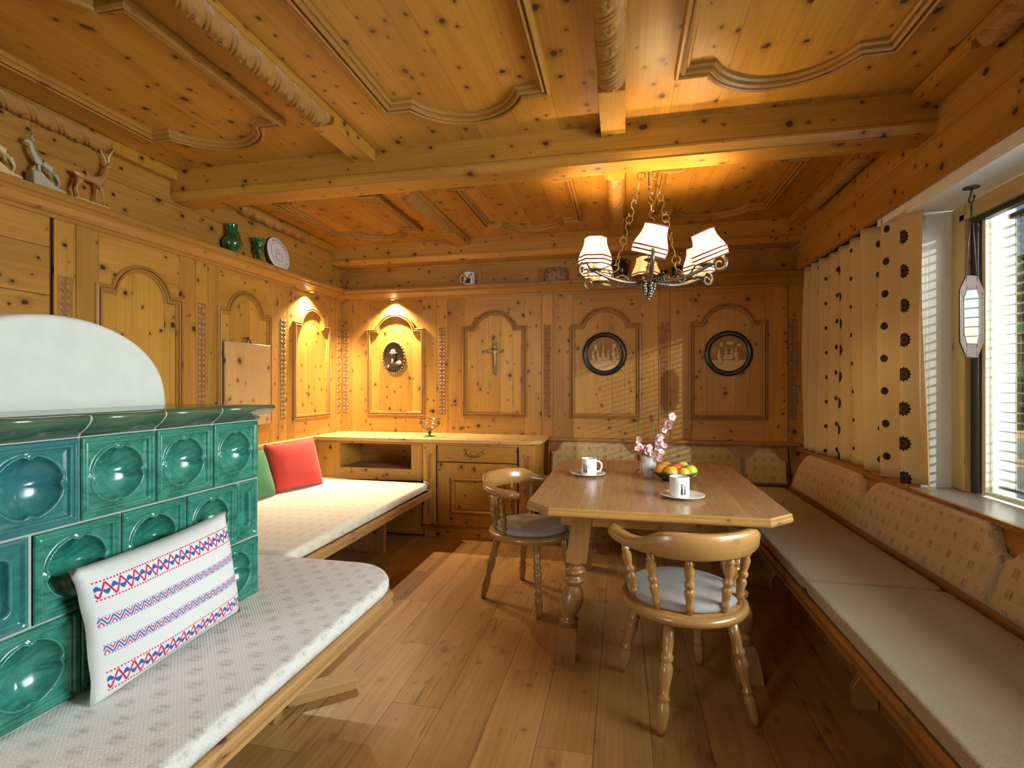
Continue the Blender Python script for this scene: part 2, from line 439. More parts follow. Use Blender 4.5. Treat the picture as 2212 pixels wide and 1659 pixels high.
class MB:
    def __init__(s):
        s.v = []; s.f = []; s.sm = []

    def add(s, vs, fs, smooth=False, mat=None):
        o = len(s.v)
        if mat is not None:
            vs = [tuple(mat @ Vector(v)) for v in vs]
        s.v += [tuple(v) for v in vs]
        for f in fs:
            s.f.append([i + o for i in f]); s.sm.append(smooth)
        return s

    def box(s, x0, x1, y0, y1, z0, z1, mat=None):
        vs = [(x, y, z) for x in (x0, x1) for y in (y0, y1) for z in (z0, z1)]
        return s.add(vs, [(0, 1, 3, 2), (4, 6, 7, 5), (0, 4, 5, 1), (2, 3, 7, 6), (0, 2, 6, 4), (1, 5, 7, 3)], mat=mat)

    def prism(s, pts, fn, h0, h1, smooth=False):
        """polygon pts (a,b) extruded between h0 and h1; fn(a,b,h) -> xyz"""
        n = len(pts)
        vs = [fn(a, b, h0) for a, b in pts] + [fn(a, b, h1) for a, b in pts]
        s.add(vs, [list(range(n - 1, -1, -1)), list(range(n, 2 * n))])
        s.add(vs, [(i, (i + 1) % n, n + (i + 1) % n, n + i) for i in range(n)], smooth)
        return s

    def lathe(s, prof, n=24, mat=None, smooth=True, cap=True, a0=0.0, rfn=None):
        vs = []
        for r, z in prof:
            for k in range(n):
                a = a0 + 2 * PI * k / n
                rr = r * (rfn(a, z) if rfn else 1)
                vs.append((rr * math.cos(a), rr * math.sin(a), z))
        fs = [(i * n + k, i * n + (k + 1) % n, (i + 1) * n + (k + 1) % n, (i + 1) * n + k) for i in range(len(prof) - 1) for k in range(n)]
        s.add(vs, fs, smooth, mat)
        if cap:
            m = len(prof) - 1
            s.add(vs, [list(range(n - 1, -1, -1)), [m * n + k for k in range(n)]], False, mat)
        return s

    def tube(s, pts, rad, n=8, closed=False, mat=None, cap=True):
        P = [Vector(p) for p in pts]; m = len(P)
        if not callable(rad):
            r0 = rad; rad = lambda t: r0
        vs = []
        up = None
        for i in range(m):
            a = P[i - 1] if (i > 0 or closed) else P[i]
            b = P[(i + 1) % m] if (i < m - 1 or closed) else P[i]
            d = (b - a).normalized() if (b - a).length > 1e-9 else Vector((0, 0, 1))
            if up is None:
                up = d.orthogonal().normalized()
            up = (up - d * up.dot(d))
            up = up.normalized() if up.length > 1e-6 else d.orthogonal().normalized()
            w = d.cross(up)
            r = rad(i / max(1, m - 1))
            for k in range(n):
                an = 2 * PI * k / n
                vs.append(P[i] + (up * math.cos(an) + w * math.sin(an)) * r)
        fs = []
        for i in range(m if closed else m - 1):
            j = (i + 1) % m
            for k in range(n):
                fs.append((i * n + k, i * n + (k + 1) % n, j * n + (k + 1) % n, j * n + k))
        s.add(vs, fs, True, mat)
        if cap and not closed:
            s.add(vs, [list(range(n - 1, -1, -1)), [(m - 1) * n + k for k in range(n)]], False, mat)
        return s

    def sweep(s, path, prof, fn, closed=False, smooth=False):
        """profile (n,h) swept along a flat path (a,b) with mitred corners; fn(a,b,h)->xyz; n to the left of travel"""
        m = len(path); k = len(prof); vs = []
        for i in range(m):
            p = Vector(path[i])
            d0 = (p - Vector(path[i - 1])).normalized() if (i > 0 or closed) else None
            d1 = (Vector(path[(i + 1) % m]) - p).normalized() if (i < m - 1 or closed) else None
            d0 = d0 or d1; d1 = d1 or d0
            n0 = Vector((-d0.y, d0.x)); n1 = Vector((-d1.y, d1.x))
            b = (n0 + n1); b = b.normalized() if b.length > 1e-6 else n0
            sc = 1.0 / max(0.35, b.dot(n0))
            for nn, h in prof:
                q = p + b * nn * sc
                vs.append(fn(q.x, q.y, h))
        fs = []
        for i in range(m if closed else m - 1):
            j = (i + 1) % m
            for q in range(k):
                q2 = (q + 1) % k
                fs.append((i * k + q, i * k + q2, j * k + q2, j * k + q))
        s.add(vs, fs, smooth)
        if not closed:
            s.add(vs, [list(range(k)), [(m - 1) * k + q for q in range(k - 1, -1, -1)]])
        return s

    def ball(s, c, r, n=12, m=8, mat=None):
        rx, ry, rz = r if isinstance(r, (tuple, list)) else (r, r, r)
        prof = [(max(1e-4, math.sin(PI * i / m)), -math.cos(PI * i / m)) for i in range(m + 1)]
        mm = Matrix.Translation(c) @ Matrix.Diagonal((rx, ry, rz, 1))
        if mat is not None:
            mm = mat @ mm
        return s.lathe(prof, n, mm, True, False)

    def grid(s, fn, nu, nv, smooth=True, cu=False):
        vs = [fn(i / nu, j / nv) for i in range(nu + (0 if cu else 1)) for j in range(nv + 1)]
        w = nv + 1; tot = nu if cu else nu + 1
        fs = [(i * w + j, ((i + 1) % tot) * w + j, ((i + 1) % tot) * w + j + 1, i * w + j + 1) for i in range(nu) for j in range(nv)]
        return s.add(vs, fs, smooth)

    def build(s, name, mat, parent=None, grain='y', bevel=0.0, seg=1, loc=None, rot=None, fix=True, uvs=None):
        me = bpy.data.meshes.new(name)
        me.from_pydata(s.v, [], s.f)
        me.polygons.foreach_set('use_smooth', s.sm)
        if fix or bevel:
            bm = bmesh.new(); bm.from_mesh(me)
            bmesh.ops.remove_doubles(bm, verts=bm.verts, dist=1e-6)
            if fix: bmesh.ops.recalc_face_normals(bm, faces=bm.faces)
            if bevel:
                es = [e for e in bm.edges if len(e.link_faces) == 2 and e.calc_face_angle(0) > R(25)]
                bmesh.ops.bevel(bm, geom=es, offset=bevel, segments=seg, profile=0.5, affect='EDGES', clamp_overlap=True)
            bm.to_mesh(me); bm.free()
        uvl = me.uv_layers.new(name='UVMap').data
        if uvs is not None:
            for lp in me.loops:
                uvl[lp.index].uv = uvs(me.vertices[lp.vertex_index].co)
        else:
            g = AX[grain]; ox, oy = random.uniform(0, 9), random.uniform(0, 9)
            for p in me.polygons:
                n = p.normal; dom = max(range(3), key=lambda i: abs(n[i]))
                if dom == g:
                    a, b = [i for i in range(3) if i != g]
                else:
                    a = g; b = [i for i in range(3) if i != g and i != dom][0]
                for li in p.loop_indices:
                    co = me.vertices[me.loops[li].vertex_index].co
                    uvl[li].uv = (co[a] + ox, co[b] + oy + dom * 0.37)
        me.materials.append(M[mat] if isinstance(mat, str) else mat)
        o = bpy.data.objects.new(name, me); COL.objects.link(o)
        if parent is not None: o.parent = parent
        if loc is not None: o.location = loc
        if rot is not None: o.rotation_euler = rot
        return o


def empty(name, loc=(0, 0, 0), rz=0.0):
    o = bpy.data.objects.new(name, None); COL.objects.link(o)
    o.location = loc; o.rotation_euler = (0, 0, rz); o.empty_display_size = 0.1
    return o


def tag(o, label=None, cat=None, group=None, kind=None):
    if label: o['label'] = label
    if cat: o['category'] = cat
    if group: o['group'] = group
    if kind: o['kind'] = kind
    return o


def thing(name, label, cat, loc=(0, 0, 0), rz=0.0, group=None):
    return tag(empty(name, loc, rz), label, cat, group)


def struct(name, loc=(0, 0, 0)):
    return tag(empty(name, loc), kind='structure')


def copy_tree(o, parent=None):
    c = o.copy(); COL.objects.link(c); c.parent = parent
    for ch in o.children:
        copy_tree(ch, c)
    return c


def B(name, mat, parent, x0, x1, y0, y1, z0, z1, grain='y', bevel=0.0, seg=1):
    return MB().box(x0, x1, y0, y1, z0, z1).build(name, mat, parent, grain, bevel, seg)


def arc(cx, cy, r, a0, a1, n, ry=None):
    ry = r if ry is None else ry
    return [(cx + r * math.cos(a0 + (a1 - a0) * i / n), cy + ry * math.sin(a0 + (a1 - a0) * i / n)) for i in range(n + 1)]


def skin(name, nodes, edges, mat, parent=None, sub=2, loc=None, rot=None):
    """nodes: [(x,y,z,r)] - one continuous skinned body"""
    me = bpy.data.meshes.new(name)
    me.from_pydata([n[:3] for n in nodes], edges, [])
    me.materials.append(M[mat])
    o = bpy.data.objects.new(name, me); COL.objects.link(o)
    md = o.modifiers.new('skin', 'SKIN'); md.use_smooth_shade = True; md.branch_smoothing = 1.0
    sv = me.skin_vertices[0].data if len(me.skin_vertices) else None
    if sv is None:
        bm = bmesh.new(); bm.from_mesh(me); bm.verts.layers.skin.verify(); bm.to_mesh(me); bm.free()
        sv = me.skin_vertices[0].data
    for i, n in enumerate(nodes):
        r = n[3]
        sv[i].radius = r if isinstance(r, tuple) else (r, r)
        sv[i].use_root = (i == 0)
    sb = o.modifiers.new('sub', 'SUBSURF'); sb.levels = sub; sb.render_levels = sub
    if parent is not None: o.parent = parent
    if loc is not None: o.location = loc
    if rot is not None: o.rotation_euler = rot
    return o


# ------------------------------------------------------------------ dimensions of the room (metres)
XL, XR, YB, YF, ZC = -2.767, 1.47, 4.67, -1.5, 2.63
XP = 1.393                      # face of the boarded lining above the window
ZS0, ZS1 = 2.122, 2.232         # plate shelf
fb = lambda a, b, h: (a, YB - h, b)          # back wall plane
fl = lambda a, b, h: (XL + h, a, b)          # left wall plane
fc = lambda a, b, h: (a, b, ZC - h)          # ceiling plane

# ------------------------------------------------------------------ floor
floor = struct('floor')
B('subfloor', 'gap', floor, XL - .1, XR + .1, YF - .1, YB + .1, -0.10, -0.012)
PW = 0.205
i = 0; x = XL
while x < XR:
    y = YF - (i * 0.47) % 1.28
    while y < YB:
        y0, y1 = max(y, YF), min(y + 1.28, YB)
        if y1 - y0 > 0.02:
            B('plank', 'floor', floor, x + .0008, min(x + PW, XR) - .0008, y0 + .0008, y1 - .0008, -0.012, 0.0)
        y += 1.28
    x += PW; i += 1

# ------------------------------------------------------------------ panelled walls
PROF = [(-.023, .004), (-.023, .026), (-.019, .032), (-.012, .034), (-.008, .030), (-.008, .018), (-.001, .018), (-.001, .030), (.004, .034), (.011, .032), (.011, .020), (.017, .020), (.022, .014), (.022, .000)]


def cartouche(a0, a1, b0, bs, bt, inset):
    """closed outline: rectangle whose top runs over shoulders into a round arch"""
    c = (a0 + a1) / 2; w = (a1 - a0) / 2 - inset; hh = bt - bs
    r = (w * w + hh * hh) / (2 * hh)
    if hh >= w * .98: r = w
    cz = bt - r
    an = math.acos(max(-1, min(1, w / r))) if cz <= bs else -math.acos(min(1, w / r))
    top = arc(c, cz, r, an, PI - an, 18)
    return [(a0, b0), (a1, b0), (a1, bs)] + top + [(a0, bs)]


def strip_mesh(parent, fn, a0, a1, b0, b1, n):
    """carved band of four-petalled rosettes"""
    mb = MB(); ac = (a0 + a1) / 2; hw = (a1 - a0) / 2; st = (b1 - b0) / n
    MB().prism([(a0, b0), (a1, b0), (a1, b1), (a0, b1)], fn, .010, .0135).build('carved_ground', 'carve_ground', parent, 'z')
    for k in range(n):
        bc = b0 + (k + .5) * st
        for q in range(4):
            an = PI / 4 + q * PI / 2
            ca, sa = math.cos(an), math.sin(an)
            L1, L2, wv = hw * .10, min(hw, st * .5) * 1.30, hw * .36
            def pt(l, w): return (ac + (ca * l - sa * w), bc + (sa * l + ca * w))
            m0, m1, s0, s1 = pt(L1, 0), pt(L2, 0), pt((L1 + L2) / 2, wv), pt((L1 + L2) / 2, -wv)
            base = [fn(*p, .0135) for p in (m0, s1, m1, s0)]
            mb.add(base + [fn(*pt((L1 + L2) / 2, 0), .021)], [(0, 1, 4), (1, 2, 4), (2, 3, 4), (3, 0, 4)])
            e0, e1 = pt(hw * 1.05, hw * .55), pt(hw * 1.05, -hw * .55)
        for sgn in (-1, 1):
            t0 = (ac + sgn * hw * .92, bc - st * .30); t1 = (ac + sgn * hw * .92, bc + st * .30); t2 = (ac + sgn * hw * .50, bc)
            mb.add([fn(*p, .0135) for p in (t0, t1, t2)] + [fn(ac + sgn * hw * .76, bc, .019)], [(0, 1, 3), (1, 2, 3), (2, 0, 3)])
    return mb.build('carved_strip', 'carve', parent, 'z')


def bay(parent, fn, j0, j1, f0, f1, zb, zt, strip, zbot=1.02, zs=1.823, zc=1.972, inset=.085, fields=5, st_n=12):
    """one panelled bay between j0 and j1: stiles, rails, field boards, moulding; strip=(s0,s1) carries carving"""
    g = .0015
    top = cartouche(f0, f1, zbot, zs, zc, inset)
    P = lambda pts, nm, mat, gr: MB().prism(pts, fn, .0, .016).build(nm, mat, parent, gr, .0012)
    lo = strip[1] if strip else j0
    if strip:
        P([(j0 + g, zb), (strip[1] - g, zb), (strip[1] - g, zt), (j0 + g, zt)], 'strip_board', 'pine', 'z')
        m = (strip[1] - j0) / 2 + j0; hw = min(.034, (strip[1] - j0) * .38)
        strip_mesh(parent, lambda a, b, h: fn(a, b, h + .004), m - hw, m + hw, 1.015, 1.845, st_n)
    P([(lo + g, zb), (f0, zb), (f0, zt), (lo + g, zt)], 'stile', 'pine', 'z')
    P([(f1, zb), (j1 - g, zb), (j1 - g, zt), (f1, zt)], 'stile', 'pine', 'z')
    gr = 'x' if fn is fb else 'y'
    P([(f0 + g, zb), (f1 - g, zb), (f1 - g, zbot), (f0 + g, zbot)], 'bottom_rail', 'pine', gr)
    arch = [(a, b) for a, b in top if b >= zs - 1e-6]
    arch = sorted(arch, key=lambda p: p[0]) if False else arch
    # arch runs right -> left over the top; close it over the upper edge
    P([(f1 - g, zt)] + [(f0 + g, zt)] + arch[::-1], 'top_rail', 'pine', gr)
    w = (f1 - f0) / fields
    c = (f0 + f1) / 2
    for k in range(fields):
        a0, a1 = f0 + k * w, f0 + (k + 1) * w
        MB().prism([(a0 + .0006, zbot), (a1 - .0006, zbot), (a1 - .0006, zc), (a0 + .0006, zc)], fn, -.006, .006).build('field_board', 'pine_field', parent, 'z')
    MB().sweep(top, PROF, fn, True).build('panel_moulding', 'mould', parent, 'z')


wall_back = struct('wall_back')
B('backing', 'gap', wall_back, XL - .1, XR + .4, YB + .006, YB + .12, -.1, ZC + .1)
JB = [(-2.767, -2.640, -1.748, -2.452, -1.892), (-1.748, -1.634, -.727, -1.463, -.887), (-.727, -.622, .307, -.444, .134), (.307, .402, 1.345, .582, 1.164)]
for j0, s1, j1, f0, f1 in JB:
    bay(wall_back, fb, j0, j1, f0, f1, .80, ZS1, (j0, s1))
MB().prism([(1.348, .80), (1.47, .80), (1.47, ZS1), (1.348, ZS1)], fb, 0, .016).build('stile', 'pine', wall_back, 'z')
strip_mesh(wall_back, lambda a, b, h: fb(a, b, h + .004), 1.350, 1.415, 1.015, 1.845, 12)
for z0, z1 in ((ZS1, 2.43), (2.43, ZC)):
    for a0, a1 in ((XL, -1.3), (-1.3, .2), (.2, XR)):
        MB().prism([(a0 + .001, z0 + .001), (a1 - .001, z0 + .001), (a1 - .001, z1 - .001), (a0 + .001, z1 - .001)], fb, 0, .012).build('frieze_board', 'pine', wall_back, 'x')
for a, a2 in ((XL, -1.9), (-1.9, -1.0), (-1.0, -.1), (-.1, .7), (.7, XR)):
    MB().prism([(a + .001, .0), (a2 - .001, .0), (a2 - .001, .80), (a + .001, .80)], fb, 0, .010).build('lower_board', 'pine', wall_back, 'x')

wall_left = struct('wall_left')
B('backing', 'gap', wall_left, XL - .12, XL - .006, YF - .1, YB + .1, -.1, ZC + .1)
JL = [(2.000, 2.105, 2.862, 2.222, 2.732), (2.862, 2.962, 3.695, 3.062, 3.580), (3.695, 3.800, 4.545, 3.898, 4.412)]
for j0, s1, j1, f0, f1 in JL:
    bay(wall_left, fl, j0, j1, f0, f1, .80, ZS1, (j0, s1), fields=5)
MB().prism([(4.548, .80), (4.67, .80), (4.67, ZS1), (4.548, ZS1)], fl, 0, .016).build('stile', 'pine', wall_left, 'z')
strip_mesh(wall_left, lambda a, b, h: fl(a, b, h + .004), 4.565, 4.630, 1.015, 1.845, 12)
zz = .80
while zz < ZS1 - .01:
    z1 = min(zz + .235, ZS1)
    for a0, a1 in ((YF, .3), (.3, 1.982)):
        MB().prism([(a0 + .001, zz + .0012), (a1 - .001, zz + .0012), (a1 - .001, z1 - .0012), (a0 + .001, z1 - .0012)], fl, 0, .014).build('wall_board', 'pine', wall_left, 'y', .001)
    zz = z1
for z0, z1 in ((ZS1, 2.43), (2.43, ZC)):
    for a0, a1 in ((YF, .4), (.4, 1.9), (1.9, 3.2), (3.2, YB)):
        MB().prism([(a0 + .001, z0 + .001), (a1 - .001, z0 + .001), (a1 - .001, z1 - .001), (a0 + .001, z1 - .001)], fl, 0, .012).build('frieze_board', 'pine', wall_left, 'y')
for a, a2 in ((-1.5, -.2), (-.2, 1.1), (1.1, 2.4), (2.4, 3.6), (3.6, YB)):
    MB().prism([(a + .001, 0), (a2 - .001, 0), (a2 - .001, .80), (a + .001, .80)], fl, 0, .010).build('lower_board', 'pine', wall_left, 'y')

# plate shelves: moulded crown running under the frieze
CROWN = [(.012, ZS0), (.030, ZS0), (.034, ZS0 + .016), (.050, ZS0 + .020), (.062, ZS0 + .030), (.084, ZS0 + .054), (.092, ZS0 + .060), (.092, ZS0 + .072), (.106, ZS0 + .078), (.114, ZS0 + .090), (.114, ZS1 - .004), (.110, ZS1), (.012, ZS1)]
tr1 = struct('trim_1')
MB().prism([(h, b) for h, b in CROWN], lambda a, b, t: (XL + a, t if t < 4 else YB - a, b), YF, 5.0).build('shelf_moulding', 'mould', tr1, 'y')
tr2 = struct('trim_2')
MB().prism([(h, b) for h, b in CROWN], lambda a, b, t: (XL + a + .0005 if t < 0 else t, YB - a, b), -5.0, XR).build('shelf_moulding', 'mould', tr2, 'x')

# ------------------------------------------------------------------ ceiling
ceiling = struct('ceiling')
B('backing', 'gap', ceiling, XL - .1, XR + .4, YF - .1, YB + .1, ZC + .012, ZC + .1)
BX = [(-2.767, -2.700), (-1.490, -1.370), (-.108, .012), (1.283, 1.393)]
for k in range(3):
    a0, a1 = BX[k][1], BX[k + 1][0]
    nb = 6; w = (a1 - a0) / nb
    for b0, b1 in ((YF, .965), (.965, 2.72), (2.72, 4.56)):
        for q in range(nb):
            MB().prism([(a0 + q * w + .0005, b0), (a0 + (q + 1) * w - .0005, b0), (a0 + (q + 1) * w - .0005, b1), (a0 + q * w + .0005, b1)], fc, -.012, 0.0).build('ceiling_board', 'ceil', ceiling, 'y')
CY = [.965, 2.775]
for a0, a1 in BX:
    for r0, r1, c0, c1 in ((1.04, 2.68, 1.40, 2.255), (2.85, 4.47, 3.22, 4.075)):
        ac = (a0 + a1) / 2; hw = (a1 - a0) / 2
        if a0 < -2.7: ac, hw = -2.737, .06
        mb = MB()
        mb.box(a0, a1, r0 - .03, c0, 2.565, ZC).box(a0, a1, c1, r1 + .03, 2.565, ZC).box(a0, a1, c0, c1, 2.598, ZC)
        bm_ = mb.build('beam', 'ceil', ceiling, 'y', .002)
        # carved half-round set into the underside, with spiral leaf work in relief
        cm = MB(); nU, nV = 30, 330
        rr = min(hw, .058)
        cx = ac if a0 > -2.7 else -2.732
        def carve(u, v, cx=cx, rr=rr, c0=c0, c1=c1):
            an = PI * u; y = c0 + (c1 - c0) * v
            ph = ((y - c0) / .122 + (u - .5) * 1.0)
            fr = ph - math.floor(ph)
            w1 = min(fr, 1 - fr); w2 = abs(fr - .17)
            groove = math.exp(-(w1 / .028) ** 2) + math.exp(-(w2 / .022) ** 2)
            lx, ly = (fr - .58) / .26, (u - .5) / .26
            lr = math.hypot(lx, ly); la = math.atan2(ly, lx)
            leaf = 1 / (1 + math.exp((lr - (.72 + .24 * math.cos(5 * la))) / .06))
            eye = math.exp(-((lr - .22) / .10) ** 2)
            ends = min(1, min(v, 1 - v) / .035)
            rad = (rr - .003 - .0085 * groove + .0065 * leaf - .0065 * eye - .002 * math.cos(la * 10) * leaf) * (.55 + .45 * math.sqrt(max(0, ends)))
            return (max(XL + .004, cx - rad * math.cos(an)), y, 2.600 - max(0, rad) * math.sin(an) * .92)
        cm.grid(carve, nU, nV, True)
        cm.build('carved_roll', 'carve', ceiling, 'y', fix=False)
for cy in CY:
    pf = [(-.075, ZC), (-.075, 2.505), (-.070, 2.500), (-.082, 2.494), (-.082, 2.482), (-.066, 2.462), (-.056, 2.452), (-.056, 2.445), (.095, 2.445), (.095, ZC)]
    pf = [(cy - .03 + a, b) for a, b in pf]
    MB().prism(pf, lambda a, b, t: (t, a, b), XL, XP).build('cross_beam', 'ceil', ceiling, 'x')
pf = [(YB - .205, ZC), (YB - .205, 2.500), (YB - .215, 2.494), (YB - .215, 2.480), (YB - .195, 2.455), (YB - .180, 2.445), (YB - .01, 2.445), (YB - .01, ZC)]
MB().prism(pf, lambda a, b, t: (t, a, b), XL, XP).build('wall_beam', 'ceil', ceiling, 'x')
CPROF = [(-.029, 0), (-.029, .030), (-.024, .038), (-.015, .040), (-.010, .034), (-.010, .024), (-.003, .024), (-.003, .032), (.006, .036), (.013, .028), (.013, .018), (.022, .018), (.029, .010), (.029, 0)]
for a0, a1 in ((-2.438, -1.688), (-1.087, -.342), (.243, 1.027)):
    for b0, b1 in ((1.450, 2.252), (3.262, 4.070)):
        c = (a0 + a1) / 2; w = (a1 - a0) / 2 - .112; s = .172
        r = (w * w + s * s) / (2 * s)
        an = math.asin(w / r)
        top = arc(c, b1 + s - r, r, PI / 2 - an, PI / 2 + an, 20)
        bot = arc(c, b0 - s + r, r, -PI / 2 - an, -PI / 2 + an, 20)
        path = [(a0, b0)] + bot + [(a1, b0), (a1, b1)] + top + [(a0, b1)]
        MB().sweep(path, CPROF, fc, True).build('ceiling_moulding', 'mould', ceiling, 'y')

# ------------------------------------------------------------------ right wall, window niche, lining
NY0, NY1 = 0.60, 2.965           # window opening along the wall
NZ0, NZ1 = 0.775, 2.165
XO = 1.78                        # outer face of the wall
wall_right = struct('wall_right')
w_ = MB()
w_.box(XR, XO, NY1, YB + .12, -.1, ZC + .1).box(XR, XO, YF - .1, NY0, -.1, ZC + .1)
w_.box(XR, XO, NY0, NY1, -.1, NZ0).box(XR, XO, NY0, NY1, NZ1 + .02, ZC + .1)
w_.build('masonry', 'plaster', wall_right)
# cream render on the outer reveal
B('outer_reveal', 'cream', wall_right, 1.668, XO + .004, NY1 - .14, NY1 + .01, NZ0, NZ1)
trim3 = struct('trim_3')         # boarded lining above the window
for y0, y1 in ((YF, .4), (.4, 2.1), (2.1, 3.5), (3.5, YB - .017)):
    for z0, z1 in ((2.238, 2.43), (2.43, ZC)):
        B('lining_board', 'pine', trim3, XP, XP + .02, y0 + .0008, y1 - .0008, z0 + .0008, z1 - .0008, 'y', .001)
B('lining_edge', 'mould', trim3, XP - .006, XP + .022, YF, YB - .12, 2.226, 2.238, 'y', .002)
B('lintel_strip', 'plaster', trim3, XP + .012, XR + .02, YF, NY1 + .3, 2.188, 2.226)

window_1 = struct('window_1')
B('niche_head', 'plaster', window_1, XP + .014, 1.615, NY0, NY1, NZ1 + .004, NZ1 + .023)
B('window_sill', 'sill', window_1, 1.405, 1.62, NY0, NY1 - .002, NZ0 - .004, NZ0 + .012, 'y', .003)
FX0, FX1 = 1.585, 1.655
fr = [(1.604, 1.65, NY1 - .106, NY1 - .001, NZ0 + .013, NZ1), (1.604, 1.65, NY0 + .001, NY0 + .108, NZ0 + .013, NZ1), (1.604, 1.65, NY0 + .108, NY1 - .106, NZ1 - .075, NZ1)]
for q, a in enumerate(fr):
    B('casing', 'winwood', window_1, *a, 'z' if q < 2 else 'y', .003)
    x0, x1, y0, y1, z0, z1 = a
B('casing_bead', 'winwood', window_1, 1.600, 1.604, NY1 - .106, NY1 - .066, NZ0 + .013, NZ1 - .004, 'z', .002)
B('casing_bead', 'winwood', window_1, 1.600, 1.604, NY0 + .1, NY1 - .066, NZ1 - .075, NZ1 - .045, 'y', .002)
B('gasket', 'rubber', window_1, 1.625, 1.658, NY1 - .160, NY1 - .108, NZ0 + .013, NZ1 - .075)
B('gasket', 'rubber', window_1, 1.625, 1.658, NY0 + .16, NY1 - .160, NZ1 - .100, NZ1 - .075)
B('sash', 'sash', window_1, 1.640, 1.668, NY1 - .185, NY1 - .160, NZ0 + .013, NZ1 - .1)
B('bottom_sash', 'sash', window_1, 1.640, 1.668, NY0 + .16, NY1 - .185, NZ0 + .013, NZ0 + .028)
B('window_pane', 'pane', window_1, 1.656, 1.660, NY0 + .16, NY1 - .185, NZ0 + .028, NZ1 - .1)

# room side behind the camera, with a made-up glazed door added for fill light
wall_front = struct('wall_front')
w_ = MB()
w_.box(XL - .1, -2.65, YF - .25, YF, -.1, ZC + .1).box(-1.6, XO, YF - .25, YF, -.1, ZC + .1).box(-2.65, -1.6, YF - .25, YF, 2.15, ZC + .1).box(-2.65, -1.6, YF - .25, YF, -.1, .06)
w_.build('boarding', 'pine', wall_front, 'z')
fill_door = struct('fill_door')
for x0, x1 in ((-2.65, -2.56), (-1.69, -1.6)):
    B('fill_door_stile', 'winwood', fill_door, x0, x1, YF - .16, YF - .10, .06, 2.15, 'z', .003)
for z0, z1 in ((.06, .24), (2.03, 2.15)):
    B('fill_door_rail', 'winwood', fill_door, -2.56, -1.69, YF - .16, YF - .10, z0, z1, 'x', .003)
B('fill_door_pane', 'pane', fill_door, -2.56, -1.69, YF - .134, YF - .128, .24, 2.03)


# ------------------------------------------------------------------ soft furnishing helpers
def offset_poly(pts, d):
    n = len(pts); out = []
    area = sum(pts[i][0] * pts[(i + 1) % n][1] - pts[(i + 1) % n][0] * pts[i][1] for i in range(n))
    sg = 1 if area > 0 else -1
    for i in range(n):
        p = Vector(pts[i]); a = Vector(pts[i - 1]); b = Vector(pts[(i + 1) % n])
        d0 = (p - a).normalized(); d1 = (b - p).normalized()
        n0 = Vector((-d0.y, d0.x)) * sg; n1 = Vector((-d1.y, d1.x)) * sg
        m = n0 + n1; m = m.normalized() if m.length > 1e-6 else n0
        q = p + m * d / max(.5, m.dot(n0)); out.append((q.x, q.y))
    return out


def rounded(pts, rs, n=6):
    """round the corners of a polygon"""
    out = []; m = len(pts)
    for i in range(m):
        r = rs[i] if isinstance(rs, (list, tuple)) else rs
        p = Vector(pts[i]); a = Vector(pts[i - 1]); b = Vector(pts[(i + 1) % m])
        if r <= 0:
            out.append(tuple(p)); continue
        u = (a - p).normalized(); v = (b - p).normalized()
        p0, p1 = p + u * r, p + v * r
        for k in range(n + 1):
            t = k / n
            q = p0 * (1 - t) ** 2 + p * 2 * t * (1 - t) + p1 * t * t
            out.append((q.x, q.y))
    return out


def pad(outline, fn, h0, h1, r, name, mat, parent=None, grain='y', puff=0.0):
    mb = MB(); n = len(outline)
    lv = [(r * .8, h0), (r * .25, h0 + r * .25), (0, h0 + r * .8), (0, h1 - r), (r * .08, h1 - r * .6), (r * .3, h1 - r * .25), (r * .6, h1 - r * .06), (r * .95, h1)]
    rings = [[fn(a, b, h) for a, b in offset_poly(outline, d)] for d, h in lv]
    vs = [v for rg in rings for v in rg]
    fs = [(i * n + k, i * n + (k + 1) % n, (i + 1) * n + (k + 1) % n, (i + 1) * n + k) for i in range(len(lv) - 1) for k in range(n)]
    mb.add(vs, fs, True)
    mb.add(vs, [list(range(n - 1, -1, -1)), [(len(lv) - 1) * n + k for k in range(n)]], False)
    return mb.build(name, mat, parent, grain)


def pillow(name, mat, parent, w, h, th, crumple=0.004, uvs=None, seed=1, nx=26, nz=20):
    rnd = random.Random(seed)
    ph = [rnd.uniform(0, 6) for _ in range(6)]
    def side(sg):
        def f(u, v):
            x, z = 2 * u - 1, 2 * v - 1
            e = (max(0, 1 - abs(x) ** 3.2) * max(0, 1 - abs(z) ** 3.2)) ** .55
            pin = 1 - .055 * (1 - abs(z) ** 2) * (abs(x) ** 3); pin2 = 1 - .05 * (1 - abs(x) ** 2) * (abs(z) ** 3)
            wob = crumple * (math.sin(7 * x + ph[0] + 3 * z) + math.sin(9 * z + ph[1] - 4 * x)) * (1 - e * .5)
            return (x * w / 2 * pin + wob * .4, sg * (th / 2 * e) + wob * .5 * e, (z * pin2 + 1) * h / 2)
        return f
    mb = MB().grid(side(-1), nx, nz).grid(side(1), nx, nz)
    return mb.build(name, mat, parent, 'x', uvs=uvs)


FZ = lambda a, b, h: (a, b, h)
# ------------------------------------------------------------------ tiled stove
SX, SY0, SY1, SZ0, SZ1 = -1.43, .868, 1.782, .472, 1.160
stove = thing('tiled_stove', 'green glazed tiled stove with round bowl tiles and white plastered hood', 'stove', (-2.1, 1.325, 0))
def sp(o):
    o.matrix_parent_inverse = stove.matrix_world.inverted() if False else Matrix.Translation((2.1, -1.325, 0)); return o
core = sp(B('core', 'grout', stove, XL + .02, SX - .052, SY0 + .002, SY1 - .002, 0, 1.204))


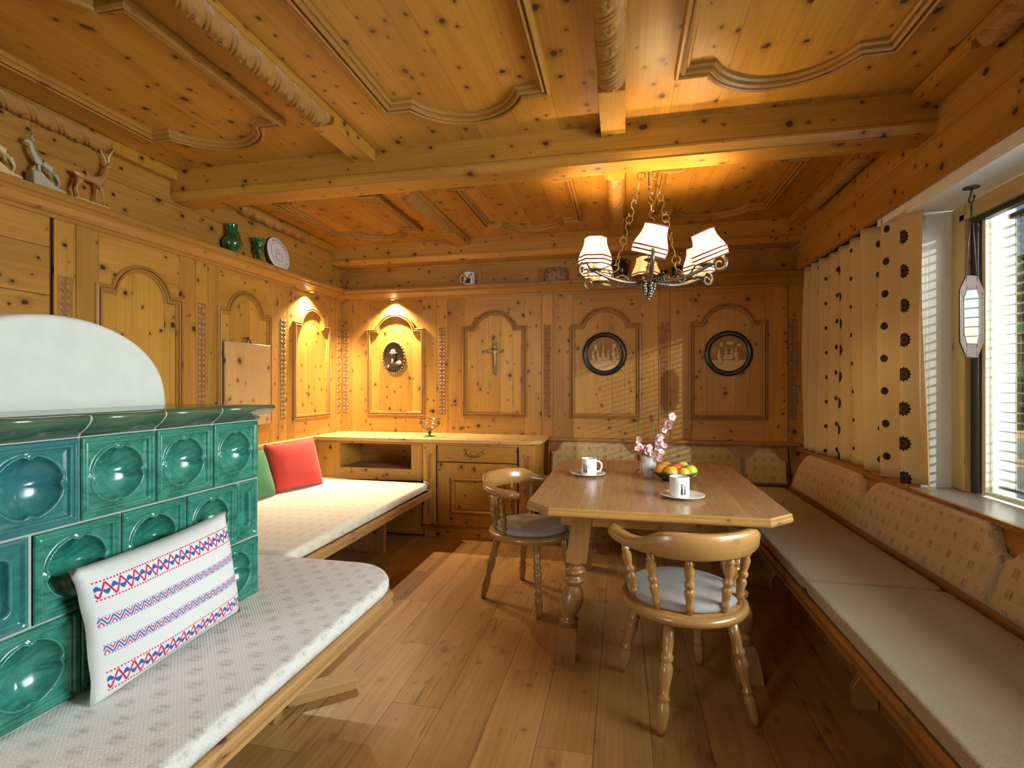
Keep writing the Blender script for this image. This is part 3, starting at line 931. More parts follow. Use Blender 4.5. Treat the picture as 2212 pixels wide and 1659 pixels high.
def bowl_h(a, b, H):
    """height of a square tile with a round, four-notched bowl"""
    m = H - max(abs(a), abs(b))
    if m < .003: h = .008 + m * 2
    elif m < .012: h = .014
    elif m < .015: h = .014 - (m - .012) * 2.6
    elif m < .017: h = .0062 + (m - .015) * 1.8
    elif m < .021: h = .0098
    elif m < .024: h = .0098 - (m - .021) * 2.6
    elif m < .034: h = .002 - (m - .024) * .2
    else: h = 0.0
    r = math.hypot(a, b); th = math.atan2(b, a)
    dq = ((th + PI / 4) % (PI / 2)) - PI / 4
    Rr = .0795 * (1 - .115 * math.exp(-(dq / .13) ** 2))
    q = r - Rr
    if q < 0:
        t = r / Rr
        h = .002 - .044 * (1 - t ** 2.6) ** .9
    h += .006 * math.exp(-(q / .0042) ** 2)
    h += .006 * math.exp(-(dq / .10) ** 2) * math.exp(-((r - .079) / .006) ** 2)
    return h


def slot_h(a, b, HA, HB):
    m = min(HA - abs(a), HB - abs(b))
    if m < .004: h = .004 + m * 1.5
    elif m < .010: h = .010
    elif m < .018: h = .010 - (m - .010) * 1.1
    else: h = 0.0012
    bb = max(0, abs(b) - .052); r = math.hypot(a, bb); q = r - .017
    if q < 0: h = -.020 * (1 - (r / .017) ** 2.5)
    return h + .005 * math.exp(-(q / .004) ** 2)


def tile_mesh(name, fn, ha, hb, na, nb):
    me = MB()
    me.grid(lambda u, v: (fn(-ha + 2 * ha * u, -hb + 2 * hb * v), -ha + 2 * ha * u, -hb + 2 * hb * v), na, nb)
    return me


TW, TH = .2285, .2293
tile0 = tile_mesh('t', lambda a, b: bowl_h(a, b, .1118), .1118, .1122, 110, 110).build('bowl_tile', 'tile', stove, fix=False)
slot0 = tile_mesh('t', lambda a, b: slot_h(a, b, .0545, .1122), .0545, .1122, 30, 56).build('slot_tile', 'tile', stove, fix=False)
uses = {'b': 0, 's': 0}


def put_tile(kind, y, z):
    src = tile0 if kind == 'b' else slot0
    o = src if uses[kind] == 0 else src.copy()
    if uses[kind]: COL.objects.link(o)
    uses[kind] += 1
    o.parent = stove; o.location = (SX + 2.1, y - 1.325, z)


for row in range(3):
    zc = SZ1 - (row + .5) * TH
    if row % 2 == 0:
        for k in range(4): put_tile('b', SY1 - (k + .5) * TW, zc)
    else:
        put_tile('s', SY1 - .056, zc); put_tile('s', SY0 + .056, zc)
        for k in range(3): put_tile('b', SY1 - .1125 - (k + .5) * TW - .001, zc)
# mortar bed showing in the joints
jm = MB()
for k in range(5):
    yy = SY1 - k * TW
    for r_ in (0, 2): jm.box(SX - .05, SX + .005, yy - .0035, yy + .0035, SZ1 - (r_ + 1) * TH, SZ1 - r_ * TH)
for yy in (SY1 - .1125, SY1 - .1125 - TW, SY1 - .1125 - 2 * TW, SY0 + .1125, SY1 - .001, SY0 + .001):
    jm.box(SX - .05, SX + .005, yy - .0035, yy + .0035, SZ1 - 2 * TH, SZ1 - TH)
for r_ in range(4):
    jm.box(SX - .05, SX + .0052, SY0, SY1, SZ1 - r_ * TH - .0035, SZ1 - r_ * TH + .0035)
sp(jm.build('mortar_joints', 'grout', stove))
sp(B('side_wall', 'tile', stove, XL + .02, SX - .001, SY1 - .012, SY1, SZ0, SZ1))
sp(B('side_wall', 'tile', stove, XL + .02, SX - .001, SY0, SY0 + .012, SZ0, SZ1))
# cornice tiles
CP = [(0, SZ1 + .001), (.006, SZ1 + .001), (.012, SZ1 + .010), (.030, SZ1 + .022), (.044, SZ1 + .036), (.050, SZ1 + .046), (.050, SZ1 + .054), (.044, SZ1 + .059), (-.10, SZ1 + .0595), (-.10, SZ1 + .001)]
for k in range(4):
    y1 = SY1 - k * TW; y0 = y1 - TW
    e1 = 1 if k == 0 else 0; e0 = 1 if k == 3 else 0
    n = len(CP)
    vs = [(SX + a, y1 - (0 if e1 else .0036) + (max(a, 0) if e1 else 0), b) for a, b in CP] + [(SX + a, y0 + (0 if e0 else .0036) - (max(a, 0) if e0 else 0), b) for a, b in CP]
    mb = MB().add(vs, [(i, (i + 1) % n, n + (i + 1) % n, n + i) for i in range(n)], True).add(vs, [list(range(n)), list(range(2 * n - 1, n - 1, -1))])
    sp(mb.build('cornice_tile', 'cornice', stove, fix=True))
for k in (1, 2, 3):
    y1 = SY1 - k * TW; n = len(CP)
    q_ = [(a - .0016 if a > 0 else a, b) for a, b in CP]
    vs = [(SX + a, y1 + .0036, b) for a, b in q_] + [(SX + a, y1 - .0036, b) for a, b in q_]
    sp(MB().add(vs, [(i, (i + 1) % n, n + (i + 1) % n, n + i) for i in range(n)]).add(vs, [list(range(n)), list(range(2 * n - 1, n - 1, -1))]).build('cornice_joint', 'grout', stove))
for y0, y1, sg in ((SY1, SY1 + .05, 1), (SY0 - .05, SY0, -1)):
    mb = MB()
    yy = SY1 if sg > 0 else SY0
    vs = [(SX - .002 + (max(a, 0) if True else 0), yy + sg * a, b) for a, b in CP] + [(XL + .02, yy + sg * a, b) for a, b in CP]
    n = len(CP)
    mb.add(vs, [(i, (i + 1) % n, n + (i + 1) % n, n + i) for i in range(n)], True).add(vs, [list(range(n)), list(range(2 * n - 1, n - 1, -1))])
    sp(mb.build('side_cornice', 'cornice', stove, fix=True))
sp(B('top_slab', 'cornice', stove, XL + .02, SX - .02, SY0 + .01, SY1 - .01, 1.205, 1.2215, 'y', .002))
hp = [(1.305 - .392, 1.2215)] + [(1.305 + .392 * math.cos(PI - t) , 1.2215 + .304 * math.sin(t) ** .88) for t in [PI * k / 40 for k in range(1, 40)]] + [(1.305 + .392, 1.2215)]
hm = MB()
nH = len(hp)
lay = [(XL + .02, 1.0), (-1.80, 1.0), (-1.776, .992), (-1.764, .972), (-1.760, .94)]
vs = []
for xx, sc in lay:
    for a, b in hp: vs.append((xx, 1.305 + (a - 1.305) * sc, 1.2215 + (b - 1.2215) * sc))
hm.add(vs, [(i * nH + k, i * nH + k + 1, (i + 1) * nH + k + 1, (i + 1) * nH + k) for i in range(len(lay) - 1) for k in range(nH - 1)], True)
hm.add(vs, [[(len(lay) - 1) * nH + k for k in range(nH)]])
sp(hm.build('hood', 'hood', stove))

# ------------------------------------------------------------------ bench around the stove
sb = thing('stove_bench', 'pine bench with moulded front rail running round the tiled stove', 'bench', (-1.2, 1.4, 0))
def rel(o, p):
    o.matrix_parent_inverse = Matrix.Translation(-Vector(p.location)); return o
out_ = [(-.985, .10), (-.985, 2.03), (-1.12, 2.165), (-2.72, 2.165), (-2.72, 1.79), (-1.47, 1.79), (-1.47, .10)]
rel(MB().prism(out_, FZ, .345, .408).build('seat_board', 'bench_daylit', sb, 'y', .003), sb)
RP = [(0, .352), (.016, .352), (.022, .358), (.022, .372), (.014, .376), (.014, .384), (.024, .388), (.026, .398), (.022, .408), (.012, .412), (0, .412)]
path = [(-.985, .10), (-.985, 2.03), (-1.12, 2.165), (-1.62, 2.165)]
rel(MB().sweep([(a, b) for a, b in path], [(-n, h) for n, h in RP], FZ, False).build('front_rail', 'bench_daylit', sb, 'y'), sb)
for y in (.75, 1.72):
    pts = [(-1.40, 0), (-1.30, 0), (-1.28, .12), (-1.22, .22), (-1.06, .345), (-1.40, .345)]
    rel(MB().prism(pts, lambda a, b, h: (a, h, b), y, y + .045).build('support', 'bench_daylit', sb, 'z', .003), sb)
sf = MB().box(-.02, .30, -.045, .045, 0, .045, Matrix.Translation((-1.36, 1.835, 0)) @ Matrix.Rotation(R(41), 4, 'Z')).build('corner_strut', 'board', sb, 'x', .004); rel(sf, sb)
oc = rounded([(-.968, .06), (-.968, 2.055), (-1.115, 2.205), (-2.70, 2.205), (-2.70, 1.80), (-1.46, 1.80), (-1.46, .06)], [.06, .10, .10, .05, .05, .0, .05])
bc = pad(oc, FZ, .4125, .471, .024, 'bench_cushion', 'cush_near', None, 'y', .002)
tag(bc, 'grey and cream woven seat pad lying on the bench round the stove', 'cushion')
fp = thing('folk_pillow', 'white linen pillow with woven red and blue heart bands leaning on the stove', 'pillow', (-1.325, 1.325, .470), PI / 2)
fp.rotation_euler = (0, 0, PI / 2)
pl = pillow('cover', 'folk', fp, .53, .365, .115, .006, uvs=lambda c: (c.x / .53 + .5, c.z / .365), seed=3)
pl.rotation_euler = (R(-7.5), R(-3.0), 0); pl.location = (0, .012, .006)

# ------------------------------------------------------------------ day bed along the left wall
db = thing('day_bed', 'low pine day bed with front rail along the panelled left wall', 'bench', (-2.1, 3.1, 0))
rel(B('bed_board', 'bench_daylit', db, XL + .012, -1.60, 2.215, 4.108, .345, .405, 'y', .002), db)
rel(MB().sweep([(-1.60, 2.215), (-1.60, 4.108)], [(-n, h) for n, h in RP], FZ, False).build('front_rail', 'bench_daylit', db, 'y'), db)
for y in (2.55, 3.65):
    rel(B('support', 'bench_daylit', db, XL + .02, -1.80, y, y + .05, 0, .345, 'z', .003), db)
mo = rounded([(-1.592, 2.222), (-1.592, 4.045), (-1.65, 4.103), (XL + .016, 4.103), (XL + .016, 2.222)], [.05, .055, .055, .05, .05])
mt = pad(mo, FZ, .4135, .478, .026, 'day_bed_mattress', 'cush_bed', None, 'y', .002)
tag(mt, 'cream patterned mattress pad covering the day bed by the left wall', 'mattress')
rp = thing('red_pillow', 'red cotton pillow leaning on the wall at the far end of the day bed', 'pillow', (-2.50, 3.615, .474), R(90 - 15))
p1 = pillow('cover', 'red', rp, .47, .385, .15, .004, seed=5); p1.rotation_euler = (R(-17), 0, 0)
gp = thing('green_pillow', 'green cotton pillow half hidden behind the stove, beside the red one', 'pillow', (-2.545, 3.14, .474), R(90 - 4))
p2 = pillow('cover', 'green_cloth', gp, .46, .36, .14, .004, seed=9); p2.rotation_euler = (R(-19), 0, 0)

# ------------------------------------------------------------------ built-in sideboard on the back wall
CF = 4.120
side = thing('sideboard', 'built-in pine sideboard with open niche, drawer, door and carved pilasters', 'sideboard', (-1.73, 4.4, 0))
def sd(o): return rel(o, side)
YK = YB - .0125
sd(B('left_panel', 'pine', side, XL + .018, -2.458, CF, CF + .02, .02, .803, 'z', .001))
sd(B('niche_bottom_board', 'pine', side, -2.458, -1.668, CF, CF + .02, .02, .572, 'x', .001))
sd(B('niche_stile', 'pine', side, -1.778, -1.668, CF, CF + .02, .572, .803, 'z', .001))
sd(B('niche_shelf', 'grey_wood', side, -2.458, -1.778, CF + .02, CF + .40, .552, .572, 'x'))
sd(B('niche_back', 'pine', side, -2.47, -1.766, CF + .40, CF + .415, .55, .803, 'x'))
sd(B('niche_side', 'pine', side, -2.475, -2.459, CF + .02, CF + .40, .552, .803, 'y'))
sd(B('niche_side', 'pine', side, -1.777, -1.761, CF + .02, CF + .40, .552, .803, 'y'))
sd(B('carcass', 'gap', side, -1.66, -.72, CF + .022, YK, .02, .803))
sd(B('side_panel', 'pine', side, -.719, -.702, CF + .021, YK, .02, .803, 'z', .001))
sd(B('plinth', 'pine', side, -1.66, -.70, CF + .012, CF + .03, 0, .100, 'x', .001))
sd(B('plinth_strip', 'mould', side, -1.672, -.692, CF - .004, CF + .02, .098, .110, 'x', .003))
for x0, x1 in ((-1.664, -1.552), (-.832, -.700)):
    sd(B('pilaster', 'pine', side, x0, x1, CF - .016, CF + .02, .110, .803, 'z', .003))
    mb = MB(); xc = (x0 + x1) / 2; fp_ = lambda a, b, h: (xc + a, CF - .016 - h, b)
    def petal(a, b, an, L, w, h=.007):
        ca, sa = math.cos(an), math.sin(an)
        q = lambda l, t: (a + ca * l - sa * t, b + sa * l + ca * t)
        ps = [q(0, 0), q(L * .5, -w), q(L, 0), q(L * .5, w)]
        mb.add([fp_(*p, 0) for p in ps] + [fp_(*q(L * .5, 0), h)], [(0, 1, 4), (1, 2, 4), (2, 3, 4), (3, 0, 4)])
    mb.prism([(-.003, .20), (.003, .20), (.003, .70), (-.003, .70)], fp_, 0, .005)
    for k in range(9):
        b = .50 + k * .021
        petal(0, b, R(52), .038, .008); petal(0, b, R(128), .038, .008)
    for an in (30, 60, 90, 120, 150): petal(0, .70, R(an), .048, .013, .009)
    for an in range(0, 360, 45): petal(0, .43, R(an + 22), .036, .011, .008)
    for k in range(7):
        b = .17 + k * .03
        petal(0, b, R(60), .036, .009); petal(0, b, R(120), .036, .009)
    sd(mb.build('carving', 'carve', side, 'z'))
dr = sd(B('drawer', 'pine', side, -1.540, -.846, CF - .003, CF + .021, .650, .797, 'x', .003))
hd = MB()
hx, hz = -1.194, .727
hd.tube([(hx - .065 + .13 * t, CF - .028 - .006 * math.sin(PI * t), hz - .030 * math.sin(PI * t) + .008) for t in [k / 14 for k in range(15)]], lambda t: .0062 + .003 * math.exp(-((t - .5) / .06) ** 2), 8)
for s_ in (-1, 1):
    hd.ball((hx + s_ * .066, CF - .014, hz + .010), (.012, .007, .012), 12, 8)
    hd.tube([(hx + s_ * .066, CF - .004, hz + .010), (hx + s_ * .066, CF - .03, hz + .010)], .005, 8)
ho = hd.build('handle', 'brass', side); ho.parent = dr
door = sd(B('door', 'pine', side, -1.540, -.846, CF - .003, CF + .021, .112, .642, 'z', .003))
fd = lambda a, b, h: (a, CF - .003 - h, b)
MB().sweep([(-1.40, .235), (-.985, .235), (-.985, .500), (-1.40, .500)], [(-.018, 0), (-.018, .008), (-.006, .014), (.004, .012), (.014, .004), (.014, 0)], fd, True).build('door_moulding', 'mould', side, 'x').parent = door
MB().prism([(-1.378, .257), (-1.007, .257), (-1.007, .478), (-1.378, .478)], fd, 0, .005).build('door_panel', 'pine_field', side, 'z').parent = door
kn = MB().lathe([(.004, 0), (.006, .008), (.011, .014), (.012, .020), (.007, .026), (.0005, .027)], 14, Matrix.Translation((-.905, CF - .003, .40)) @ Matrix.Rotation(R(90), 4, 'X')).build('knob', 'brass', side); kn.parent = door
for o in list(dr.children) + list(door.children):
    o.matrix_parent_inverse = Matrix.Identity(4)
# worktop carried on as a narrow ledge on the left wall
wt = thing('worktop', 'pale pine worktop on the sideboard, running on as a ledge along the left wall', 'worktop', (-1.7, 4.4, .806))
wo = [(XL + .018, YK), (XL + .018, 2.05), (XL + .085, 2.05), (XL + .085, CF - .022), (-.745, CF - .022), (-.655, CF + .10), (-.655, 4.53), (-.655, YK)]
rel(MB().prism(wo, FZ, .8065, .838).build('top_board', 'board', wt, 'x', .004, 2), wt)
rel(B('lip', 'mould', wt, XL + .088, -.76, CF - .012, CF - .001, .786, .8055, 'x', .003), wt)
# ------------------------------------------------------------------ corner bench (right wall and back wall)
cb = thing('corner_bench', 'built-in pine corner bench with panelled back under the window and round the table', 'bench', (1.1, 3.0, 0))
def cbp(o): return rel(o, cb)
BY0 = .35
seat_o = [(.765, BY0), (.765, 4.02), (-.64, 4.02), (-.64, YK), (1.45, YK), (1.45, BY0)]
cbp(MB().prism(seat_o, FZ, .372, .412).build('seat_board', 'bench', cb, 'y', .003))
cbp(MB().sweep([(.765, BY0), (.765, 4.02), (-.64, 4.02)], [(n, h + .006) for n, h in RP], FZ, False).build('front_rail', 'bench', cb, 'y'))
cbp(B('bench_foot_board', 'bench', cb, 1.00, 1.02, BY0, 4.25, 0, .372, 'y'))
cbp(B('bench_foot_board', 'bench', cb, -.63, 1.0, 4.25, 4.27, 0, .372, 'x'))
for y in (1.15, 2.30, 3.45):
    pts = [(.995, 0), (.905, 0), (.90, .08), (.945, .16), (.93, .24), (.84, .33), (.80, .372), (.995, .372)]
    cbp(MB().prism(pts, lambda a, b, h: (a, h, b), y, y + .03).build('bracket', 'bench', cb, 'z', .002))
# sloping back boards
def slab(name, mat, pts, axis0, axis1, grain):
    return cbp(MB().prism(pts, (lambda a, b, h: (a, h, b)) if grain == 'y' else (lambda a, b, h: (h, a, b)), axis0, axis1).build(name, mat, cb, grain, .002))
slab('back_board', 'bench', [(1.290, .412), (1.308, .412), (1.418, .775), (1.400, .775)], BY0, 4.50, 'y')
slab('back_board', 'bench', [(4.545, .412), (4.563, .412), (4.640, .795), (4.622, .795)], -.64, 1.33, 'x')
cbp(B('cap_rail', 'bench', cb, 1.375, 1.404, BY0, 4.56, .768, .792, 'y', .005, 2))
cbp(B('cap_rail', 'bench', cb, 1.404, 1.468, 2.97, 4.62, .772, .795, 'y', .003))
cbp(B('cap_rail', 'bench', cb, -.652, 1.42, 4.585, YK, .795, .824, 'x', .005, 2))
cbp(MB().prism([(4.60, .03), (4.10, .03), (4.10, .412), (4.55, .412), (4.62, .795), (4.64, .795), (4.65, .03)], lambda a, b, h: (h, a, b), -.66, -.642).build('end_panel', 'bench', cb, 'z', .002))

# seat pads
def seat_pad(pts, rs, label, mat='cush_seat'):
    o = pad(rounded(pts, rs), FZ, .4195, .470, .022, 'seat_cushion', mat, None, 'y', .001)
    return tag(o, label, 'cushion', 'seat pads of the corner bench')
seat_pad([(.752, .40), (1.284, .40), (1.284, 2.395), (.752, 2.395)], .045, 'long beige seat pad under the window, nearest the camera')
seat_pad([(.752, 2.402), (1.284, 2.402), (1.284, 4.02), (.752, 4.02)], .045, 'beige seat pad under the curtain, beyond the seam')
seat_pad([(-.62, 4.03), (1.284, 4.03), (1.284, 4.53), (-.62, 4.53)], .045, 'beige seat pad of the bench behind the table')


def back_cushion(fn, w, h, label):
    """upholstered board with hollowed upper corners, rounded all round"""
    T, rr_, dv = .055, .034, .090
    def top(a):
        q = min(a, w - a)
        if q < .022: return h - dv
        if q > .128: return h
        t = (q - .022) / .106
        return h - dv * (1 - t * t * (3 - 2 * t)) ** 1.15
    n = 72; us_ = [0, .003, .009, .018, .028] + [w * k / n for k in range(1, n) if .03 < w * k / n < w - .03] + [w - .028, w - .018, w - .009, w - .003, w]
    vs_f = [0, .004, .014, .03, .055, .085] + [.13 + .1 * k for k in range(8)] + [.915, .945, .97, .986, .996, 1.0]
    def hh(a, b):
        d = min(a, w - a, b, (top(a) - b))
        q = 1 - min(1, max(0, d) / rr_)
        return .010 + (T - .010) * math.sqrt(max(0, 1 - q * q))
    mb = MB(); m = len(vs_f)
    fv = [fn(a, top(a) * v, hh(a, top(a) * v)) for a in us_ for v in vs_f]
    bv = [fn(a, top(a) * v, .0) for a in us_ for v in (0, 1)]
    mb.add(fv, [(i * m + k, (i + 1) * m + k, (i + 1) * m + k + 1, i * m + k + 1) for i in range(len(us_) - 1) for k in range(m - 1)], True)
    N_ = len(us_)
    mb.add(bv, [(2 * i, 2 * i + 1, 2 * i + 3, 2 * i + 2) for i in range(N_ - 1)])
    # narrow welt between front and back
    for i in range(N_ - 1):
        mb.add([fv[i * m], fv[(i + 1) * m], bv[2 * i + 2], bv[2 * i]], [(0, 1, 2, 3)])
        mb.add([fv[i * m + m - 1], fv[(i + 1) * m + m - 1], bv[2 * i + 3], bv[2 * i + 1]], [(0, 1, 2, 3)])
    for k in range(m - 1):
        pass
    for e, i in ((0, 0), (1, N_ - 1)):
        mb.add([fv[i * m + k] for k in range(m)] + [bv[2 * i + 1], bv[2 * i]], [tuple(range(m + 2))])
    o = mb.build('back_cushion', 'cush_back', None, 'y')
    return tag(o, label, 'cushion', 'upholstered back cushions of the corner bench')


sl = .303; ln = math.sqrt(1 + sl * sl)
def rw(y0):   # right wall cushions, seen with Y falling from left to right
    return lambda a, b, h: (1.3115 + (b * sl) / ln - h / ln, y0 - a, .490 + b / ln + h * sl / ln)
def bw(x0):
    return lambda a, b, h: (x0 + a, 4.556 + (b * .20) - h, .478 + b * .98 + h * .2)
back_cushion(rw(4.320), 1.055, .292, 'beige patterned back cushion under the curtain, next to the corner')
back_cushion(rw(3.245), 1.075, .292, 'long beige patterned back cushion under the window sill')
back_cushion(rw(2.150), 1.060, .292, 'beige patterned back cushion at the right edge, mostly out of frame')
back_cushion(bw(-.630), .735, .315, 'pale patterned back cushion behind the left half of the table')
back_cushion(bw(.140), .825, .302, 'beige patterned back cushion behind the blossom twigs')
back_cushion(bw(.985), .325, .290, 'small beige patterned back cushion in the corner of the bench')

# ------------------------------------------------------------------ dining table
TX0, TX1, TY0, TY1 = -.445, .712, 2.272, 3.835
tb = thing('dining_table', 'pine trestle table with veneered top and chamfered corners', 'table', ((TX0 + TX1) / 2, (TY0 + TY1) / 2, 0))
def tp(o): return rel(o, tb)
ch = .118
def octo(i):
    k = i * .41
    return [(TX0 + ch - k + i, TY0 + i), (TX1 - ch + k - i, TY0 + i), (TX1 - i, TY0 + ch - k + i), (TX1 - i, TY1 - ch + k - i), (TX1 - ch + k - i, TY1 - i), (TX0 + ch - k + i, TY1 - i), (TX0 + i, TY1 - ch + k - i), (TX0 + i, TY0 + ch - k + i)]
tp(MB().prism(octo(.008), FZ, .728, .750).build('table_top', 'ttop', tb, 'y'))
tp(MB().sweep(octo(0.0), [(.030, .712), (.004, .712), (.0, .718), (0, .728), (.003, .733), (.003, .744), (.007, .7495), (.0085, .7495), (.0085, .7275), (.030, .7275)], FZ, True).build('edge_band', 'tedge', tb, 'x'))
for a in ((TX0 + .16, TX1 - .16, TY0 + .13, TY0 + .155), (TX0 + .16, TX1 - .16, TY1 - .155, TY1 - .13)):
    tp(B('apron', 'tedge', tb, *a, .640, .715, 'x', .003))
for a in ((TX0 + .23, TX0 + .255, TY0 + .155, TY1 - .155), (TX1 - .255, TX1 - .23, TY0 + .155, TY1 - .155)):
    tp(B('apron', 'tedge', tb, *a, .640, .715, 'y', .003))
for sx in (-1, 1):
    for sy in (-1, 1):
        xt = (TX0 + TX1) / 2 + sx * .315; xb = (TX0 + TX1) / 2 + sx * .408
        yt = (TY0 + TY1) / 2 + sy * (.782 - .165); 
        sh = Matrix(((1, 0, (xt - xb) / .712, xb), (0, 1, 0, yt), (0, 0, 1, 0), (0, 0, 0, 1)))
        mb = MB()
        mb.box(-.047, .047, -.042, .042, .470, .712)
        mb.v = mb.v
        pf = [(.047, .470), (.030, .452), (.026, .446), (.034, .438), (.047, .430), (.049, .420), (.044, .410), (.034, .404), (.031, .398), (.044, .390), (.050, .382), (.048, .370), (.036, .362), (.030, .354), (.034, .346), (.050, .318), (.056, .290), (.055, .265), (.046, .235), (.036, .212), (.032, .204), (.042, .196), (.045, .188), (.042, .180), (.036, .172), (.044, .158)]
        mb.lathe(pf[::-1], 22)
        blk = [(-.056, 0), (.056, 0), (.056, .012), (.050, .10), (.046, .14), (.036, .166), (-.036, .166), (-.046, .14), (-.050, .10), (-.056, .012)]
        mb.prism(blk, lambda a, b, h: (a, h, b), -.05, .05)
        mb.v = [tuple(sh @ Vector(v)) for v in mb.v]
        tp(mb.build('leg', 'tleg', tb, 'z', .0))
# ------------------------------------------------------------------ captain's chairs
def make_chair(label):
    c = thing('wooden_armchair', label, 'chair', group='round-seated wooden chairs at the table')
    st = [(.001, .385), (.215, .385), (.240, .390), (.251, .400), (.254, .410), (.251, .421), (.243, .428), (.232, .431), (.230, .4295), (.227, .4295), (.225, .431), (.001, .430)]
    MB().lathe(st, 44, cap=False).build('seat', 'chair', c, 'x')
    cu = [(.001, .431), (.205, .431), (.218, .435), (.222, .445), (.218, .457), (.205, .463), (.160, .466), (.001, .467)]
    MB().lathe(cu, 40, Matrix.Translation((0, .014, 0)), cap=False).build('seat_cushion', 'cush_chair', c, 'x')
    legp = [(.021, 0), (.015, .0), (.019, .03), (.024, .075), (.022, .10), (.017, .112), (.023, .118), (.023, .124), (.016, .132), (.018, .16), (.026, .215), (.024, .235), (.017, .246), (.024, .254), (.024, .268), (.018, .276), (.021, .31), (.022, .395)]
    for sx in (-1, 1):
        for sy in (-1, 1):
            p0 = Vector((sx * .190, sy * .215, .004)); p1 = Vector((sx * .125, sy * .145, .392))
            L = (p1 - p0).length
            pr = [(max(.002, r), z / .395 * L) for r, z in legp[1:]]
            MB().lathe(pr, 14, Matrix.Translation(p0) @ rot_to(p1 - p0)).build('leg', 'chair', c, 'z')
    spp = [(.012, 0), (.014, .03), (.018, .036), (.013, .042), (.016, .07), (.021, .095), (.016, .108), (.013, .112), (.020, .120), (.020, .134), (.013, .142), (.017, .160), (.020, .185), (.013, .205), (.018, .211), (.013, .217), (.012, .25)]
    for an in (-84, -52, -19, 19, 52, 84):
        t = R(an) - PI / 2
        p0 = Vector((.212 * math.cos(t), .212 * math.sin(t) + .005, .426)); p1 = Vector((.262 * math.cos(t), .258 * math.sin(t) + .02, .668))
        L = (p1 - p0).length
        MB().lathe([(r, z / .25 * L) for r, z in spp], 12, Matrix.Translation(p0) @ rot_to(p1 - p0)).build('spindle', 'chair', c, 'z')
    # horseshoe rail: flat arms that rise to a tall back
    sec = []; N = 48; A0, A1 = R(24), R(-204)
    vs = []
    prof_n = 12
    for i in range(N + 1):
        t = i / N; an = A0 + (A1 - A0) * t
        fromback = abs(t - .5) * 2 * R(114)
        k = 1 / (1 + math.exp((fromback - R(50)) / R(5.0)))           # 1 at the back, 0 on the arms
        zt = .700 + .054 * k; zb = .656 - .004 * k + .006 * (1 - k)
        endr = min(1, min(t, 1 - t) * 9)
        half = (.032 - .012 * k) * math.sqrt(max(.02, 1 - (1 - endr) ** 2))
        flare = .012 * (1 - k) * max(0, 1 - endr) + .012 * k * 0
        rc = .270 + flare + .004 * k
        ca, sa = math.cos(an), math.sin(an)
        lean = .016 * k
        pts = [(-half, zb + .008), (-half + .008, zb), (half - .008, zb), (half, zb + .008), (half + lean * .5, (zt + zb) / 2), (half + lean, zt - .010), (half - .009 + lean, zt), (-half + .009 + lean, zt), (-half + lean, zt - .010), (-half + lean * .5, (zt + zb) / 2)]
        for q, z in pts:
            r = rc + q
            vs.append((r * ca, r * sa + .02, z))
    m = 10
    mb = MB().add(vs, [(i * m + k, i * m + (k + 1) % m, (i + 1) * m + (k + 1) % m, (i + 1) * m + k) for i in range(N) for k in range(m)], True)
    mb.add(vs, [list(range(m)), [N * m + k for k in range(m - 1, -1, -1)]])
    MB.build(mb, 'back_rail', 'chair', c, 'x')
    return c
ch1 = make_chair('wooden armchair with back to the camera in front of the table, grey-blue round cushion')
ch1.location = (.245, 2.243, 0); ch1.rotation_euler = (0, 0, R(20))
ch2 = copy_tree(ch1)
ch2['label'] = 'wooden armchair at the left end of the table, turned side-on, grey-brown round cushion'
ch2.location = (-.555, 3.085, 0); ch2.rotation_euler = (0, 0, R(-118))

# ------------------------------------------------------------------ curtain
cur = thing('curtain', 'cream linen curtain printed with dark rosettes and dots, drawn to the corner', 'curtain', (1.43, 3.6, .81))
NU, NV = 260, 26
def cpath(t):
    """folds along the wall; returns (x, y) at the bottom and top"""
    y = 4.455 - 1.575 * t
    ph = 2 * PI * (9.6 * t + .45 * math.sin(5 * t))
    a = .033 * (1 + .45 * math.sin(3.1 * t * PI + .8))
    x = 1.437 - a * math.sin(ph)
    if t > .90:                       # the free edge turns back towards the window
        q = (t - .90) / .10
        x += .04 * q; y = 4.455 - 1.575 * (.90 + .075 * q)
    return x, y
cl = [0.0]; pv = cpath(0)
for i in range(1, NU + 1):
    p = cpath(i / NU); cl.append(cl[-1] + math.hypot(p[0] - pv[0], p[1] - pv[1]) * 1.28); pv = p
ULEN = cl[-1]
me = bpy.data.meshes.new('drape')
vs, fs, us = [], [], []
for i in range(NU + 1):
    t = i / NU; x, y = cpath(t)
    for j in range(NV + 1):
        v = j / NV; z = .797 + (2.222 - .797) * v
        k = 1 - .25 * v
        xx = 1.437 + (x - 1.437) * (1.0 + .25 * math.sin(v * 3 + t * 9)) + .004 * math.sin(7 * v + 25 * t)
        yy = y + .018 * math.sin(2.2 * v + 6 * t) * (1 - v) - .035 * (t ** 6) * (1 - v) ** 1.3
        vs.append((xx - 1.43, yy - 3.6, z - .81)); us.append((ULEN - cl[i], z - .8))
w = NV + 1
fs = [(i * w + j, (i + 1) * w + j, (i + 1) * w + j + 1, i * w + j + 1) for i in range(NU) for j in range(NV)]
me.from_pydata(vs, [], fs); me.polygons.foreach_set('use_smooth', [True] * len(fs))
ul = me.uv_layers.new(name='UVMap').data
for lp in me.loops: ul[lp.index].uv = us[lp.vertex_index]
me.materials.append(M['curtain'])
dro = bpy.data.objects.new('drape', me); COL.objects.link(dro); dro.parent = cur
so = dro.modifiers.new('thickness', 'SOLIDIFY'); so.thickness = .0015
tk = MB().tube([(1.437, NY0 + .1, 2.226), (1.437, 4.5, 2.226)], .006, 8).build('curtain_track', 'dark_metal', cur); tk.matrix_parent_inverse = Matrix.Translation((-1.43, -3.6, -.81))

